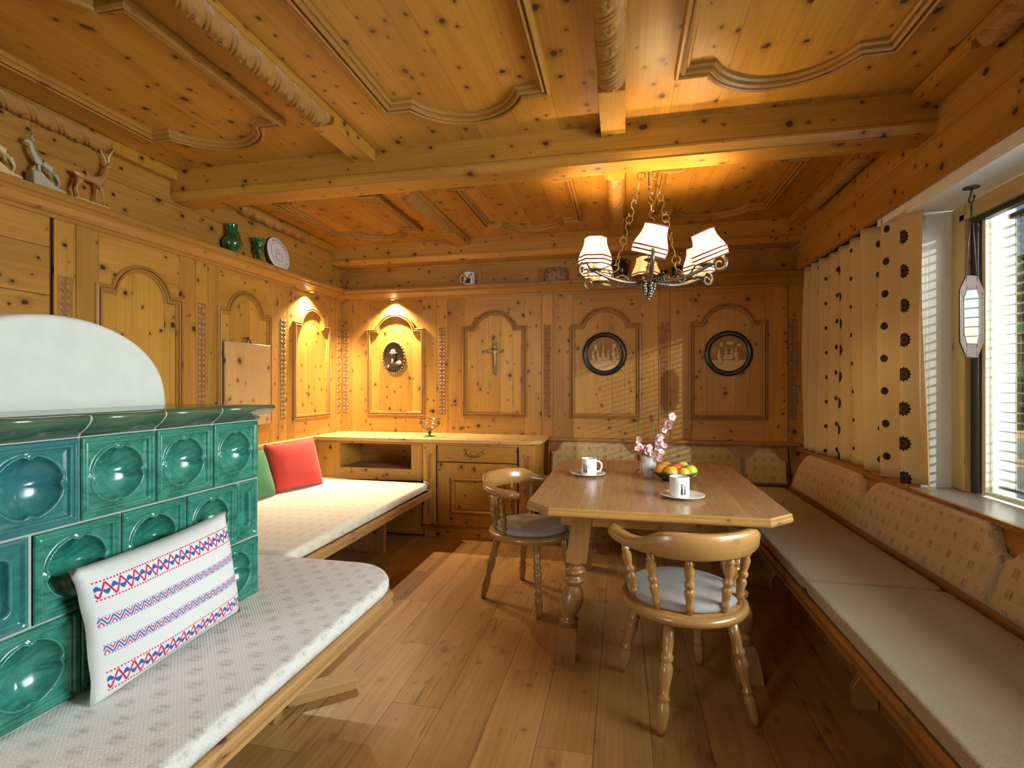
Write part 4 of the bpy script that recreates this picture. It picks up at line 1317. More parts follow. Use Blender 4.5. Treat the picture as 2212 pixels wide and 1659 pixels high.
# ------------------------------------------------------------------ venetian blind outside the pane
bl = thing('venetian_blind', 'pale grey venetian blind with open slats behind the window pane', 'blind', (1.70, 1.8, .8))
BYA, BYB = NY0 + .17, NY1 - .192
sl0 = None
zlist = [.866 + k * .0440 for k in range(27)]
for z in zlist:
    if sl0 is None:
        mb = MB()
        def slat(u, v):
            a = (u - .5) * .040
            return (a, BYA - 1.8 + (BYB - BYA) * v, .0035 * (1 - (2 * u - 1) ** 2) + a * .03)
        mb.grid(slat, 6, 1)
        mb.v += []
        sl0 = mb.build('slat', 'alu', bl, fix=False)
        md = sl0.modifiers.new('t', 'SOLIDIFY'); md.thickness = .0008
        o = sl0
    else:
        o = sl0.copy(); COL.objects.link(o)
    o.parent = bl; o.location = (0, 0, z - .8)
def blp(o): return rel(o, bl)
blp(B('head_rail', 'dark_metal', bl, 1.685, 1.715, BYA, BYB - .06, 2.040, 2.062))
blp(B('bottom_rail', 'alu', bl, 1.684, 1.716, BYA, BYB + .004, .822, .836, 'y', .002))
for y in (BYB - .12, BYB - .15, 1.9, 1.2):
    blp(MB().tube([(1.677, y, .83), (1.677, y, 2.05)], .0016, 6).build('cord', 'dark_metal', bl))

# ------------------------------------------------------------------ hanging leaded mirror in the niche
mr = thing('hanging_mirror', 'small octagonal leaded mirror with rose glass border hanging on chains in the window', 'mirror', (1.50, 2.63, 1.60))
def mp(o): return rel(o, mr)
MX = 1.50
HZ = NZ1 + .004
hk = MB().lathe([(.001, HZ - .004), (.030, HZ - .004), (.030, HZ), (.001, HZ)], 20, Matrix.Translation((MX, 2.632, 0)), cap=False)
hk.tube([(MX, 2.632, HZ), (MX, 2.632, HZ - .02), (MX, 2.638, HZ - .034), (MX, 2.648, HZ - .048), (MX, 2.646, HZ - .063), (MX, 2.632, HZ - .070), (MX, 2.617, HZ - .064), (MX, 2.612, HZ - .050), (MX, 2.614, HZ - .042)], .0042, 8)
mp(hk.build('ceiling_hook', 'dark_metal', mr))
rotm = Matrix.Translation((MX, 2.632, 1.600)) @ Matrix.Rotation(R(25), 4, 'Z')
def fm(a, b, h): return tuple(rotm @ Vector((a, h, b)))
O_ = [(-.030, -.178), (.030, -.178), (.066, -.112), (.066, .112), (.030, .178), (-.030, .178), (-.066, .112), (-.066, -.112)]
I_ = [(-.028, -.120), (.028, -.120), (.044, -.075), (.044, .075), (.028, .120), (-.028, .120), (-.044, .075), (-.044, -.075)]
mp(MB().prism(I_, fm, -.002, .002).build('mirror_glass', 'mirror', mr))
for i in range(8):
    j = (i + 1) % 8
    mp(MB().prism([O_[i], O_[j], I_[j], I_[i]], fm, -.0015, .0015).build('border_glass', 'rose_glass', mr))
ld = MB()
for ring in (O_, I_):
    ld.tube([fm(a, b, 0) for a, b in ring], .0034, 6, True)
for i in range(8): ld.tube([fm(*O_[i], 0), fm(*I_[i], 0)], .003, 6)
mp(ld.build('lead_came', 'dark_metal', mr))
for sx in (-1, 1):
    mp(MB().tube([fm(sx * .030, .178, 0), (MX, 2.632, HZ - .069)], .0016, 6).build('chain', 'dark_metal', mr))

# ------------------------------------------------------------------ chandelier
CX_, CY_, CZ_ = .150, 3.150, 1.925
chd = thing('chandelier', 'wrought iron chandelier with six cream lampshades and a grape cluster, lit', 'chandelier', (CX_, CY_, CZ_))
def cp(o, p=None):
    return rel(o, chd)
hub = MB().lathe([(.001, -.03), (.014, -.026), (.022, -.012), (.030, 0), (.024, .012), (.016, .02), (.020, .035), (.013, .06), (.016, .075), (.006, .09), (.001, .094)], 16, cap=False)
hub.build('hub', 'iron', chd)
arm0 = None
def arm_pts():
    pts = []
    for k in range(15):
        t = k / 14; pts.append((.02 + .36 * t, 0, -.012 + .050 * t ** 1.8 - .022 * math.sin(PI * t)))
    cx, cz, r = .410, .028, .0
    for k in range(26):
        t = k / 25; an = R(115) - t * R(470); r = .042 * (1 - .68 * t)
        pts.append((.418 + r * math.cos(an), 0, .030 + r * math.sin(an) - .012 * t))
    return pts
SP = [(.062, .218), (.063, .200), (.066, .178), (.075, .152), (.087, .126), (.094, .102), (.095, .082), (.090, .060)]
tilts = {0: (14, 16), 1: (10, -20), 2: (4, -6), 3: (0, 0), 4: (3, 4), 5: (2, 2)}
for k in range(6):
    an = R(-90 + 60 * k)
    A = bpy.data.objects.new('arm', None)
    mz = Matrix.Rotation(an, 4, 'Z')
    am = MB().tube(arm_pts(), lambda t: .0125 - .006 * t, 8, mat=mz)
    # a twisted leaf wrapped round the arm
    am.tube([(.05 + .28 * t, .014 * math.cos(t * 17), .012 + .014 * math.sin(t * 17) + .030 * t ** 1.8 - .022 * math.sin(PI * t)) for t in [q / 40 for q in range(41)]], lambda t: .0085 * (1 - .5 * t), 6, mat=mz)
    ao = am.build('arm', 'iron', chd)
    c = mz @ Vector((.352, 0, 0))
    T = Matrix.Translation(c)
    dish = MB().lathe([(.006, .024), (.034, .030), (.042, .036), (.040, .039), (.010, .034)], 18, T).build('drip_pan', 'iron', chd); dish.parent = ao
    cd_ = MB().lathe([(.016, .036), (.016, .088), (.014, .090)], 14, T).build('candle_sleeve', 'candle', chd); cd_.parent = ao
    d2 = MB().lathe([(.004, .090), (.040, .096), (.047, .102), (.044, .105), (.012, .100)], 18, T).build('bulb_pan', 'iron', chd); d2.parent = ao
    tx, ty = tilts[k]
    TS = T @ Matrix.Translation((0, 0, .13)) @ Matrix.Rotation(R(tx), 4, 'X') @ Matrix.Rotation(R(ty), 4, 'Y') @ Matrix.Translation((0, 0, -.13))
    shm = MB().lathe(SP, 6, TS, smooth=False, cap=False, a0=an + R(30 if k else 18))
    sh_ = shm.build('lampshade', 'shade_back' if k == 3 else 'shade', chd, fix=False); sh_.parent = ao
    tr_ = MB()
    def hexring(r, z):
        return [tuple(TS @ Vector((r * math.cos(an + R(30 if k else 18) + q * PI / 3), r * math.sin(an + R(30 if k else 18) + q * PI / 3), z))) for q in range(6)]
    for r_, z_ in ((.063, .218), (.0945, .104), (.0962, .082), (.0915, .060)):
        tr_.tube(hexring(r_ + .0015, z_), .0042, 6, True)
    for q in range(6):
        tr_.tube([tuple(TS @ Vector((r_ * 1.008 * math.cos(an + R(30 if k else 18) + q * PI / 3), r_ * 1.008 * math.sin(an + R(30 if k else 18) + q * PI / 3), z_))) for r_, z_ in SP], .0007, 4)
    to = tr_.build('shade_trim', 'shade_trim', chd); to.parent = ao
    L = light('POINT', 'bulb', (CX_ + c.x, CY_ + c.y, CZ_ + .150), 19.0 if k != 3 else 4.0, (1.0, 0.68, 0.32), shadow_soft_size=.022)
# grapes, vine leaves and scrolls under the hub
gr = MB()
rg = random.Random(4)
for lv in range(7):
    n = [6, 7, 6, 5, 4, 2, 1][lv]; r = [.026, .028, .024, .019, .014, .008, 0][lv]
    for q in range(n):
        a = 2 * PI * q / n + lv * .5
        gr.ball((1.3 * r * math.cos(a) - .004, 1.3 * r * math.sin(a) - .045, -.036 - lv * .0145), .0128, 8, 6)
gr.build('grape_cluster', 'iron', chd)
lf = MB()
for k in range(6):
    a = R(k * 60 + 20); ca, sa = math.cos(a), math.sin(a)
    pts = [(0, 0), (.03, -.03), (.06, -.038), (.07, -.012), (.10, 0), (.07, .012), (.06, .038), (.03, .03)]
    vs = [(ca * (.02 + 1.5 * p) - sa * q * 1.4, sa * (.02 + 1.5 * p) + ca * q * 1.4, .004 + .010 * math.sin(p * 30) - .15 * abs(q)) for p, q in pts] + [(ca * .07, sa * .07, .020)]
    lf.add(vs, [(i, (i + 1) % 8, 8) for i in range(8)], True)
    lf.tube([(ca * (.06 + .07 * t) - sa * .020 * math.cos(t * 26), sa * (.06 + .07 * t) + ca * .020 * math.cos(t * 26), -.01 + .020 * math.sin(t * 26)) for t in [q / 40 for q in range(41)]], .0024, 5)
lf.build('vine_leaves', 'gilt_iron', chd)
# three chains of rings and S-hooks
topz = ZC - CZ_ - .03
def link_ring(mb, c, d, r, w):
    q = rot_to(d); 
    mm = Matrix.Translation(c) @ q @ Matrix.Rotation(w, 4, 'Z') @ Matrix.Rotation(R(90), 4, 'X')
    mb.tube([tuple(mm @ Vector((r * math.cos(a), r * math.sin(a), 0))) for a in [2 * PI * i / 18 for i in range(18)]], .0032, 6, True)
def link_s(mb, c, d, L, w):
    q = Matrix.Translation(c) @ rot_to(d) @ Matrix.Rotation(w, 4, 'Z')
    pts = []
    for i in range(15):
        an = R(25 + 245 * i / 14); pts.append((.015 * math.cos(an), 0, .026 + .024 * math.sin(an)))
    for i in range(15):
        an = R(90 - 245 * i / 14); pts.append((.015 * math.cos(an), 0, -.026 + .024 * math.sin(an)))
    mb.tube([tuple(q @ Vector(p)) for p in pts], .0034, 6)
    for e in (0, -1):
        mb.ball(tuple(q @ Vector(pts[e])), .0055, 8, 6)
for k in range(3):
    a = R(-90 + 120 * k + 4)
    p0 = Vector((.030 * math.cos(a), .030 * math.sin(a), topz)); p1 = Vector((.235 * math.cos(a), .235 * math.sin(a), .030))
    d = p0 - p1; Ln = d.length
    ch_ = None; pos = 0.0; seq = []
    q = 0
    while pos < Ln - .03:
        Ls = .052 if q % 2 else .098
        seq.append((pos + Ls / 2, q % 2)); pos += Ls * .86; q += 1
    for idx, (pp, kind) in enumerate(seq):
        mb = MB(); c = p1 + d.normalized() * pp
        if kind: link_ring(mb, c, d, .024, idx * .9)
        else: link_s(mb, c, d, .098, idx * .6 + k)
        mb.build('chain_link', 'gilt_iron', chd)
MB().lathe([(.060, ZC - CZ_ - .001), (.058, ZC - CZ_ - .012), (.030, ZC - CZ_ - .030), (.012, ZC - CZ_ - .045), (.006, ZC - CZ_ - .05)], 20).build('ceiling_canopy', 'iron', chd)
MB().tube([(0, 0, ZC - CZ_ - .04), (.004, .002, .35), (-.003, 0, .09)], .0028, 6).build('cable', 'dark_metal', chd)

# ------------------------------------------------------------------ recessed halogen spots under the plate shelf
for (lx, ly), lab in (((-2.692, 4.060), 'small lit halogen spot under the shelf on the left wall'), ((-2.176, 4.595), 'small lit halogen spot under the shelf above the oval portrait')):
    st_ = thing('recessed_spot', lab, 'spotlight', (lx, ly, ZS0), group='recessed spots')
    MB().lathe([(.020, 0), (.028, 0), (.029, -.003), (.026, -.005), (.020, -.004)], 20, cap=False).build('rim', 'brass', st_)
    MB().lathe([(.0005, -.001), (.020, -.0012)], 20, cap=False).build('lens', 'spot_lens', st_, fix=False)
    l_ = light('SPOT', 'halogen', (lx, ly, ZS0 - .012), 190, (1.0, 0.82, 0.54), spot_size=R(126), spot_blend=1.0, shadow_soft_size=.015)
    aim(l_, (.05 if lx < -2.6 else 0, 0 if lx < -2.6 else .02, -1))

# ------------------------------------------------------------------ wall decoration
PW0 = YB - .016
# oval portrait relief
ov = thing('oval_portrait', 'dark oval relief of a bearded man in a hat with scalloped pale rim', 'relief', (-2.186, PW0, 1.563))
def el(rx, rz, n=48): return [(rx * math.cos(2 * PI * i / n), rz * math.sin(2 * PI * i / n)) for i in range(n)]
fo = lambda a, b, h: (a, .010 - .0 - h, b)
MB().prism(el(.104, .145), fo, 0.003, .016).build('ground', 'dark_bronze', ov)
MB().sweep(el(.104, .145), [(-.004, .004), (-.014, .010), (-.012, .024), (-.004, .030), (.006, .024), (.010, .016), (.008, .004)], fo, True, True).build('rim', 'dark_bronze', ov)
sc = MB()
for i in range(30):
    t = 2 * PI * i / 30
    sc.ball((.114 * math.cos(t), .010 - .024, .156 * math.sin(t)), (.008, .006, .008), 8, 6)
sc.build('scallop_beads', 'ivory_relief', ov)
bu = MB()
bu.ball((-.004, -.012, .012), (.030, .020, .038)); bu.ball((-.004, -.016, -.016), (.026, .018, .034)); bu.ball((-.002, -.022, .010), (.007, .012, .010))
bu.ball((.010, -.008, -.078), (.074, .020, .052)); bu.ball((.055, -.012, -.062), (.036, .018, .036)); bu.ball((-.050, -.012, -.095), (.020, .014, .024))
bu.build('bust', 'dark_bronze', ov)
ht = MB().ball((-.004, -.014, .058), (.026, .020, .026)).ball((-.004, -.016, .044), (.040, .022, .008))
ht.build('hat', 'ivory_relief', ov)
for k in range(5):
    pass
for c_, r_ in (((.060, -.022, -.052), (.028, .012, .020)), ((-.048, -.022, -.086), (.008, .008, .018)), ((-.004, -.030, -.030), (.012, .008, .020))):
    MB().ball(c_, r_).build('gilded_highlight', 'ivory_relief', ov)
# crucifix
cr = thing('crucifix', 'slim wooden crucifix with small pale figure on the panelled back wall', 'crucifix', (-1.168, YB - .006, 1.55))
cx_ = MB().box(-.013, .013, -.020, -.002, -.145, .135).box(-.072, .072, -.022, -.004, .050, .076)
for a, b, w_, h_ in ((0, .135, .016, .012), (-.072, .063, .012, .016), (.072, .063, .012, .016)):
    cx_.box(a - w_, a + w_, -.021, -.003, b - h_, b + h_)
cx_.build('cross', 'grey_wood', cr, 'z', .003)
skin('figure', [(0, -.028, .020, .008), (0, -.030, .048, .010), (0, -.030, .062, .005), (.004, -.034, .078, .008), (-.034, -.026, .066, .004), (-.060, -.025, .070, .003), (.034, -.026, .066, .004), (.060, -.025, .070, .003), (.004, -.032, -.004, .008), (.005, -.036, -.034, .006), (.001, -.028, -.066, .004), (0, -.030, -.080, .004)], [(0, 1), (1, 2), (2, 3), (1, 4), (4, 5), (1, 6), (6, 7), (0, 8), (8, 9), (9, 10), (10, 11)], 'pale_carving', cr, 1)
MB().box(-.010, .010, -.024, -.019, .098, .108).build('title_board', 'pale_carving', cr)


def relief_plate(loc, label, scene_no):
    p = thing('relief_plate', label, 'relief', loc, group='round carved relief plates')
    ring = MB().lathe([(.150, .004), (.152, .016), (.160, .024), (.170, .027), (.182, .025), (.192, .016), (.195, .006), (.190, .001), (.150, .001)], 56, Matrix.Rotation(R(90), 4, 'X'), cap=False)
    ring.build('frame', 'black_wood', p)
    fp = lambda a, b, h: (a, -h, b)
    MB().prism(el(.151, .151), fp, .002, .009).build('ground', 'relief_ground', p)
    fz = MB()
    lo = [(a, b) for a, b in el(.149, .149, 64) if b < -.055 + .0]
    fz.prism(lo, fp, .009, .014); fz.build('carved_floor', 'ivory_relief', p)
    def bk(pts, h0, h1, nm): MB().prism(pts, fp, h0, h1).build(nm, 'ivory_relief', p)
    if scene_no == 1:
        bk([(-.055, -.06), (.040, -.06), (.046, -.030), (-.050, -.030)], .009, .020, 'carved_table')
        figs = [(-.100, -.02, 1.0), (-.060, -.005, .9), (-.015, 0, 1.0), (.030, -.008, .85), (.078, .0, 1.25), (.112, .005, .9)]
        bk([(-.090, .035), (-.066, .035), (-.066, .075), (-.078, .088), (-.090, .075)], .009, .013, 'carved_window')
        bk([(-.012, .055), (-.006, .055), (-.006, .125), (-.012, .125)], .009, .016, 'carved_lamp_cord'); MB().ball((-.009, -.016, .055), .010, 8, 6).build('carved_lamp', 'ivory_relief', p)
        bk([(.072, .055), (.098, .055), (.098, .090), (.072, .090)], .009, .013, 'carved_window')
    else:
        bk([(-.048, -.05), (.030, -.05), (.036, -.012), (-.040, -.012)], .009, .024, 'carved_table')
        figs = [(-.074, -.020, 1.25), (-.020, .010, .8), (.026, .012, .85), (.058, -.005, 1.15)]
        bk([(-.070, .060), (-.044, .060), (-.044, .082), (-.057, .098), (-.070, .082)], .009, .013, 'carved_window')
        bk([(-.018, .074), (.034, .074), (.034, .100), (-.018, .100)], .009, .013, 'carved_window')
        bk([(.068, .060), (.094, .060), (.094, .082), (.068, .082)], .009, .013, 'carved_window')
        for k in range(4): MB().box(-.135, -.100, -.012, -.009, -.01 + k * .018, -.004 + k * .018).build('carved_shelf_board', 'ivory_relief', p)
    for a, b, s in figs:
        g = MB()
        g.ball((a, -.018, b + .030 * s), (.010 * s, .008, .012 * s), 10, 8)
        g.ball((a, -.014, b), (.016 * s, .008, .026 * s), 10, 8)
        g.ball((a + .006 * s, -.014, b - .034 * s), (.018 * s, .008, .022 * s), 10, 8)
        g.tube([(a, -.020, b + .012 * s), (a + .020 * s, -.022, b - .004), (a + .030 * s, -.020, b + .004)], .004 * s, 6)
        g.tube([(a + .004, -.016, b - .03 * s), (a + .014 * s, -.016, b - .058 * s)], .005 * s, 6)
        g.tube([(a - .006, -.016, b - .03 * s), (a - .010 * s, -.016, b - .060 * s)], .005 * s, 6)
        g.ball((a, -.019, b + .043 * s), (.013 * s, .008, .005 * s), 10, 6)
        g.build('carved_figure', 'ivory_relief', p)
    return p


relief_plate((-.160, YB - .008, 1.575), 'round carved relief plate with dark rim, tavern crowd, left of the two', 1)
relief_plate((.880, YB - .008, 1.566), 'round carved relief plate with dark rim, four figures at a table, near the curtain', 2)
# cutting board hung on the left wall
hb = thing('hanging_board', 'pale wooden board hanging by a cord in front of the middle left wall panel', 'board', (XL + .045, 3.30, 1.60))
MB().box(0, .020, -.236, .236, -.605, .006).build('board', 'board', hb, 'z', .004)
MB().tube([(.010, -.03, .000), (.012, -.012, .03), (.006, 0, .048), (.012, .012, .03), (.010, .03, .000)], .004, 6).build('cord', 'dark_metal', hb)
MB().tube([(-.018, 0, .046), (.016, 0, .050)], .004, 6).build('nail', 'dark_metal', hb)

# ------------------------------------------------------------------ things on the plate shelves
def deer(name, label, loc, mat, rz, sc, kind):
    t = thing(name, label, 'figurine', loc, rz, 'carved animals on the left shelf')
    s = lambda pts: [tuple(c * sc for c in p[:3]) + (p[3] * sc,) for p in pts]
    if kind == 'stand':     # +y is forward
        N = [(0, 0, .115, .022), (0, .045, .118, .023), (0, -.035, .120, .021), (0, .072, .140, .014), (0, .085, .180, .0095), (0, .092, .205, .010), (0, .112, .200, .0065),
             (.011, .055, .085, .008), (.013, .060, .045, .004), (.014, .068, .004, .0045), (-.011, .052, .085, .008), (-.013, .046, .045, .004), (-.014, .052, .004, .0045),
             (.012, -.042, .085, .012), (.014, -.058, .050, .005), (.014, -.046, .004, .0045), (-.012, -.040, .085, .012), (-.014, -.050, .050, .005), (-.014, -.034, .004, .0045), (0, -.062, .122, .006)]
        E_ = [(0, 1), (0, 2), (1, 3), (3, 4), (4, 5), (5, 6), (1, 7), (7, 8), (8, 9), (1, 10), (10, 11), (11, 12), (2, 13), (13, 14), (14, 15), (2, 16), (16, 17), (17, 18), (2, 19)]
        skin('body', s(N), E_, mat, t)
        ha = [[(.005, .090, .212), (.012, .084, .240), (.016, .098, .268), (.010, .108, .285)], [(-.005, .090, .212), (-.012, .084, .240), (-.016, .072, .262), (-.010, .066, .280)]]
        for h in ha:
            MB().tube([tuple(c * sc for c in p) for p in h], lambda q: .0042 * sc * (1 - .75 * q), 6).build('horn', 'pale_carving', t)
        for sx in (-1, 1):
            MB().ball((sx * .018 * sc, .086 * sc, .208 * sc), (.012 * sc, .004 * sc, .006 * sc), 8, 6).build('ear', mat, t)
        MB().prism(rounded([(-.03 * sc, -.07 * sc), (.03 * sc, -.07 * sc), (.03 * sc, .085 * sc), (-.03 * sc, .085 * sc)], .015 * sc), FZ, 0, .006 * sc).build('base', 'pale_carving', t)
    else:                   # chamois stepping up a rock
        N = [(0, 0, .100, .017), (0, .028, .112, .018), (0, -.030, .090, .017), (0, .048, .135, .011), (0, .055, .165, .0085), (0, .064, .180, .009), (0, .080, .173, .0055),
             (.010, .034, .085, .006), (.011, .046, .066, .0036), (-.010, .034, .085, .006), (-.011, .030, .062, .0036),
             (.010, -.036, .066, .009), (.011, -.052, .044, .004), (.011, -.045, .012, .0036), (-.010, -.036, .066, .009), (-.011, -.046, .044, .004), (-.011, -.036, .014, .0036)]
        E_ = [(0, 1), (0, 2), (1, 3), (3, 4), (4, 5), (5, 6), (1, 7), (7, 8), (1, 9), (9, 10), (2, 11), (11, 12), (12, 13), (2, 14), (14, 15), (15, 16)]
        skin('body', s(N), E_, mat, t)
        for sx in (-1, 1):
            MB().tube([tuple(c * sc for c in p) for p in [(sx * .004, .060, .187), (sx * .006, .056, .205), (sx * .006, .046, .214)]], lambda q: .0028 * sc * (1 - .6 * q), 6).build('horn', mat, t)
            MB().ball((sx * .010 * sc, .056 * sc, .188 * sc), (.006 * sc, .003 * sc, .010 * sc), 8, 6).build('ear', mat, t)
        rk = [(-.068, 0), (.062, 0), (.060, .058), (.030, .062), (.012, .045), (-.010, .030), (-.030, .018), (-.066, .012)]
        MB().prism([(a * sc, b * sc) for a, b in rk], lambda a, b, h: (h * sc, a, b), -.026, .026).build('rock_base', mat, t, 'y', .004)
    return t


LX = XL + .070
deer('antelope_figurine', 'standing carved antelope with tall horns and brown back on the left shelf', (LX, 2.120, ZS1), 'brown_carving', R(0), 1.18, 'stand')
deer('chamois_figurine', 'greyish carved chamois stepping up a rock on the left shelf', (LX, 1.925, ZS1), 'grey_carving', R(180), 1.12, 'rock')
deer('chamois_figurine', 'pale yellow carved chamois on a rock at the left picture edge', (LX, 1.735, ZS1), 'pale_carving', R(180), 1.15, 'rock')
jg = thing('green_jug', 'small green glazed jug with handle on the left wall shelf', 'jug', (LX + .005, 3.115, ZS1), group='green pottery')
MB().lathe([(.001, 0), (.038, 0), (.040, .008), (.060, .035), (.068, .060), (.066, .078), (.050, .098), (.036, .108), (.034, .130), (.035, .165), (.038, .190), (.040, .196), (.036, .196), (.033, .185), (.030, .120), (.001, .110)], 28, cap=False).build('body', 'green_ceramic', jg)
MB().tube([(0, .036, .165), (0, .058, .160), (0, .074, .135), (0, .074, .105), (0, .064, .080)], .007, 8).build('handle', 'green_ceramic', jg)
gb = thing('green_goblet', 'small dark green glazed goblet between the jug and the plate', 'goblet', (LX + .005, 3.385, ZS1), group='green pottery')
MB().lathe([(.001, 0), (.034, 0), (.035, .006), (.024, .016), (.015, .034), (.014, .048), (.026, .056), (.036, .068), (.038, .082), (.032, .098), (.034, .116), (.042, .142), (.050, .160), (.053, .168), (.049, .168), (.036, .120), (.001, .105)], 28, cap=False).build('body', 'green_ceramic', gb)
dp = thing('souvenir_plate', 'white wall plate with dark line drawing and lettered rim on the left shelf', 'plate', (XL + .055, 3.640, ZS1))
tl = Matrix.Translation((.0, 0, .120)) @ Matrix.Rotation(R(-10), 4, 'Y') @ Matrix.Rotation(R(90), 4, 'Y')
MB().lathe([(.001, -.004), (.080, -.006), (.130, -.012), (.138, -.006), (.138, .0), (.130, .006), (.090, .002), (.001, .002)], 48, tl, cap=False).build('dish', 'white_china', dp)
# rim seen dark on the far side, drawing and letters
MB().tube([tuple(tl @ Vector((.1365 * math.cos(a), .1365 * math.sin(a), -.001))) for a in [2 * PI * i / 64 for i in range(64)]], .0035, 6, True).build('rim_band', 'black_print', dp)
MB().tube([tuple(tl @ Vector((.092 * math.cos(a), .092 * math.sin(a), .0032))) for a in [2 * PI * i / 64 for i in range(64)]], .0009, 4, True).build('inner_ring', 'black_print', dp)
def fd2(y, z): return tuple(tl @ Vector((-z, y, .0032)))
lines = [[(-.035, .02), (-.02, .035), (.0, .028), (.0, .010), (-.02, .0), (-.035, .010)], [(-.02, 0), (.01, .0), (.03, -.01)], [(-.03, 0), (-.04, -.03), (-.03, -.055), (.03, -.06), (.045, -.02), (.05, .012)], [(.02, .012), (.05, .010)], [(-.02, -.025), (-.015, -.028)], [(-.025, -.045), (-.005, -.04)]]
dw = MB()
for l_ in lines: dw.tube([fd2(a, b) for a, b in l_], .0012, 4)
dw.build('drawing', 'black_print', dp)
rim_txt = []
for i, chx in enumerate('Automobilclub'):
    tc = bpy.data.curves.new('letter', 'FONT'); tc.body = chx; tc.size = .030; tc.extrude = .0004; tc.align_x = 'CENTER'
    tc.materials.append(M['black_print'])
    o = bpy.data.objects.new('letter', tc); COL.objects.link(o); o.parent = dp
    a = R(118 - i * 14.5)
    P = Vector((-.104 * math.sin(a), .104 * math.cos(a), .0052))
    # letter x-axis follows the rim, y-axis points outwards
    xa = Vector((math.cos(a), math.sin(a), 0)); ya = Vector((-math.sin(a), math.cos(a), 0))
    xa, ya = Vector((math.cos(a), math.sin(a), 0)), Vector((-math.sin(a), math.cos(a), 0))
    ex = Vector((math.cos(a), math.sin(a), 0)); 
    tang = Vector((math.cos(a), math.sin(a), 0)); rad_ = Vector((-math.sin(a), math.cos(a), 0))
    m = Matrix((( math.cos(a), -math.sin(a), 0, P.x), (math.sin(a), math.cos(a), 0, P.y), (0, 0, 1, P.z), (0, 0, 0, 1)))
    me_ = bpy.data.meshes.new_from_object(o); bpy.data.objects.remove(o)
    o = bpy.data.objects.new('letter', me_); COL.objects.link(o); o.parent = dp
    o.matrix_local = tl @ m


def mug(loc, rz, label, group, r=.043, h=.088, fig='couple', parent=None):
    m = thing('mug', label, 'mug', loc, rz, group)
    MB().lathe([(.001, .004), (r * .80, .004), (r * .82, 0), (r * .90, 0), (r * .97, .008), (r, .022), (r, h - .004), (r * .985, h), (r * .94, h), (r * .93, h - .006), (r * .93, .016), (.001, .010)], 36, cap=False).build('body', 'white_china', m)
    MB().tube([(r * .96, 0, h * .82), (r * 1.28, 0, h * .84), (r * 1.58, 0, h * .70), (r * 1.62, 0, h * .48), (r * 1.42, 0, h * .26), (r * .96, 0, h * .20)], .0058, 8).build('handle', 'white_china', m)
    def patch(pts, nm, mat):
        k = MB(); vs = [((r + .0006) * math.cos(a), (r + .0006) * math.sin(a), z) for a, z in pts]
        k.add(vs, [list(range(len(vs)))]); return k.build(nm, mat, m, fix=False)
    if fig == 'couple':
        a0 = R(-115) - rz * 0
        for da, s in ((-.20, 1.0), (.10, .92)):
            a = FIGA + da
            for p in ([(a - .10, .018), (a + .10, .018), (a + .09, .040 * s), (a + .05, .052 * s), (a - .05, .052 * s), (a - .09, .040 * s)], [(a - .05, .052 * s), (a + .05, .052 * s), (a + .05, .064 * s), (a, .070 * s), (a - .05, .064 * s)]):
                patch(p, 'printed_figure', 'black_print')
        ak = [(FIGA - .35 + .9 * t, .070 + .008 * math.sin(PI * t) - .028 * t) for t in [i / 8 for i in range(9)]]
        patch(ak + [(a, z - .003) for a, z in ak[::-1]], 'printed_arc', 'grey_print')
    return m


def fill_patch(m, r, pts, nm, mat):
    # pieces of a large print, split so the patch hugs the round wall
    k = MB(); vs = [((r + .0006) * math.cos(a), (r + .0006) * math.sin(a), z) for a, z in pts]
    k.add(vs, [list(range(len(vs)))]); return k.build(nm, mat, m, fix=False)


BYs = YB - .068
FIGA = 0
m0 = mug((-1.405, BYs, ZS1), R(180), 'white mug with black geometric print on the back wall shelf', None, .055, .115, None)
for seg in range(6):
    a0, a1 = R(60 + seg * 10), R(70 + seg * 10)
    hgt = lambda a: .028 + .030 * abs(math.sin((a - R(60)) * 1.5))
    fill_patch(m0, .055, [(a0, .006), (a1, .006), (a1, hgt(a1)), (a0, hgt(a0))], 'printed_shape', 'black_print')
for (a0, z0, a1, z1) in ((40, .105, 85, .050), (85, .050, 130, .100), (125, .100, 150, .020)):
    n = 5
    for q in range(n):
        t0, t1 = q / n, (q + 1) / n
        A0, A1 = R(a0 + (a1 - a0) * t0), R(a0 + (a1 - a0) * t1); Z0, Z1 = z0 + (z1 - z0) * t0, z0 + (z1 - z0) * t1
        fill_patch(m0, .055, [(A0, Z0 - .006), (A1, Z1 - .006), (A1, Z1 + .006), (A0, Z0 + .006)], 'printed_line', 'black_print')
t_ = NT('mottled_stoneware'); nn = t_.noise(t_.obj(), 45, 4, .7)
M['mottled'] = t_.set(Base_Color=t_.mix(t_.ramp(nn, .4, .62), (.34, .20, .11), (.10, .065, .04)), Roughness=.6)
rb = thing('cake_mould', 'mottled brown fluted ceramic mould on the back wall shelf', 'mould', (-.590, BYs, ZS1))
MB().lathe([(.001, .0), (.098, 0), (.104, .010), (.100, .060), (.094, .098), (.086, .108), (.060, .108), (.030, .100), (.001, .098)], 40, Matrix.Diagonal((1, .62, 1.06, 1)), cap=False, rfn=lambda a, z: 1 + .022 * math.cos(a * 14)).build('body', 'mottled', rb)
MB().tube([(.0985 * math.cos(2 * PI * i / 40), .061 * math.sin(2 * PI * i / 40), .012) for i in range(40)], .005, 6, True).build('foot_ring', 'mottled', rb)
bj = thing('brown_jug', 'dark brown glazed jug with two small handles behind the chandelier', 'jug', (-.030, BYs, ZS1))
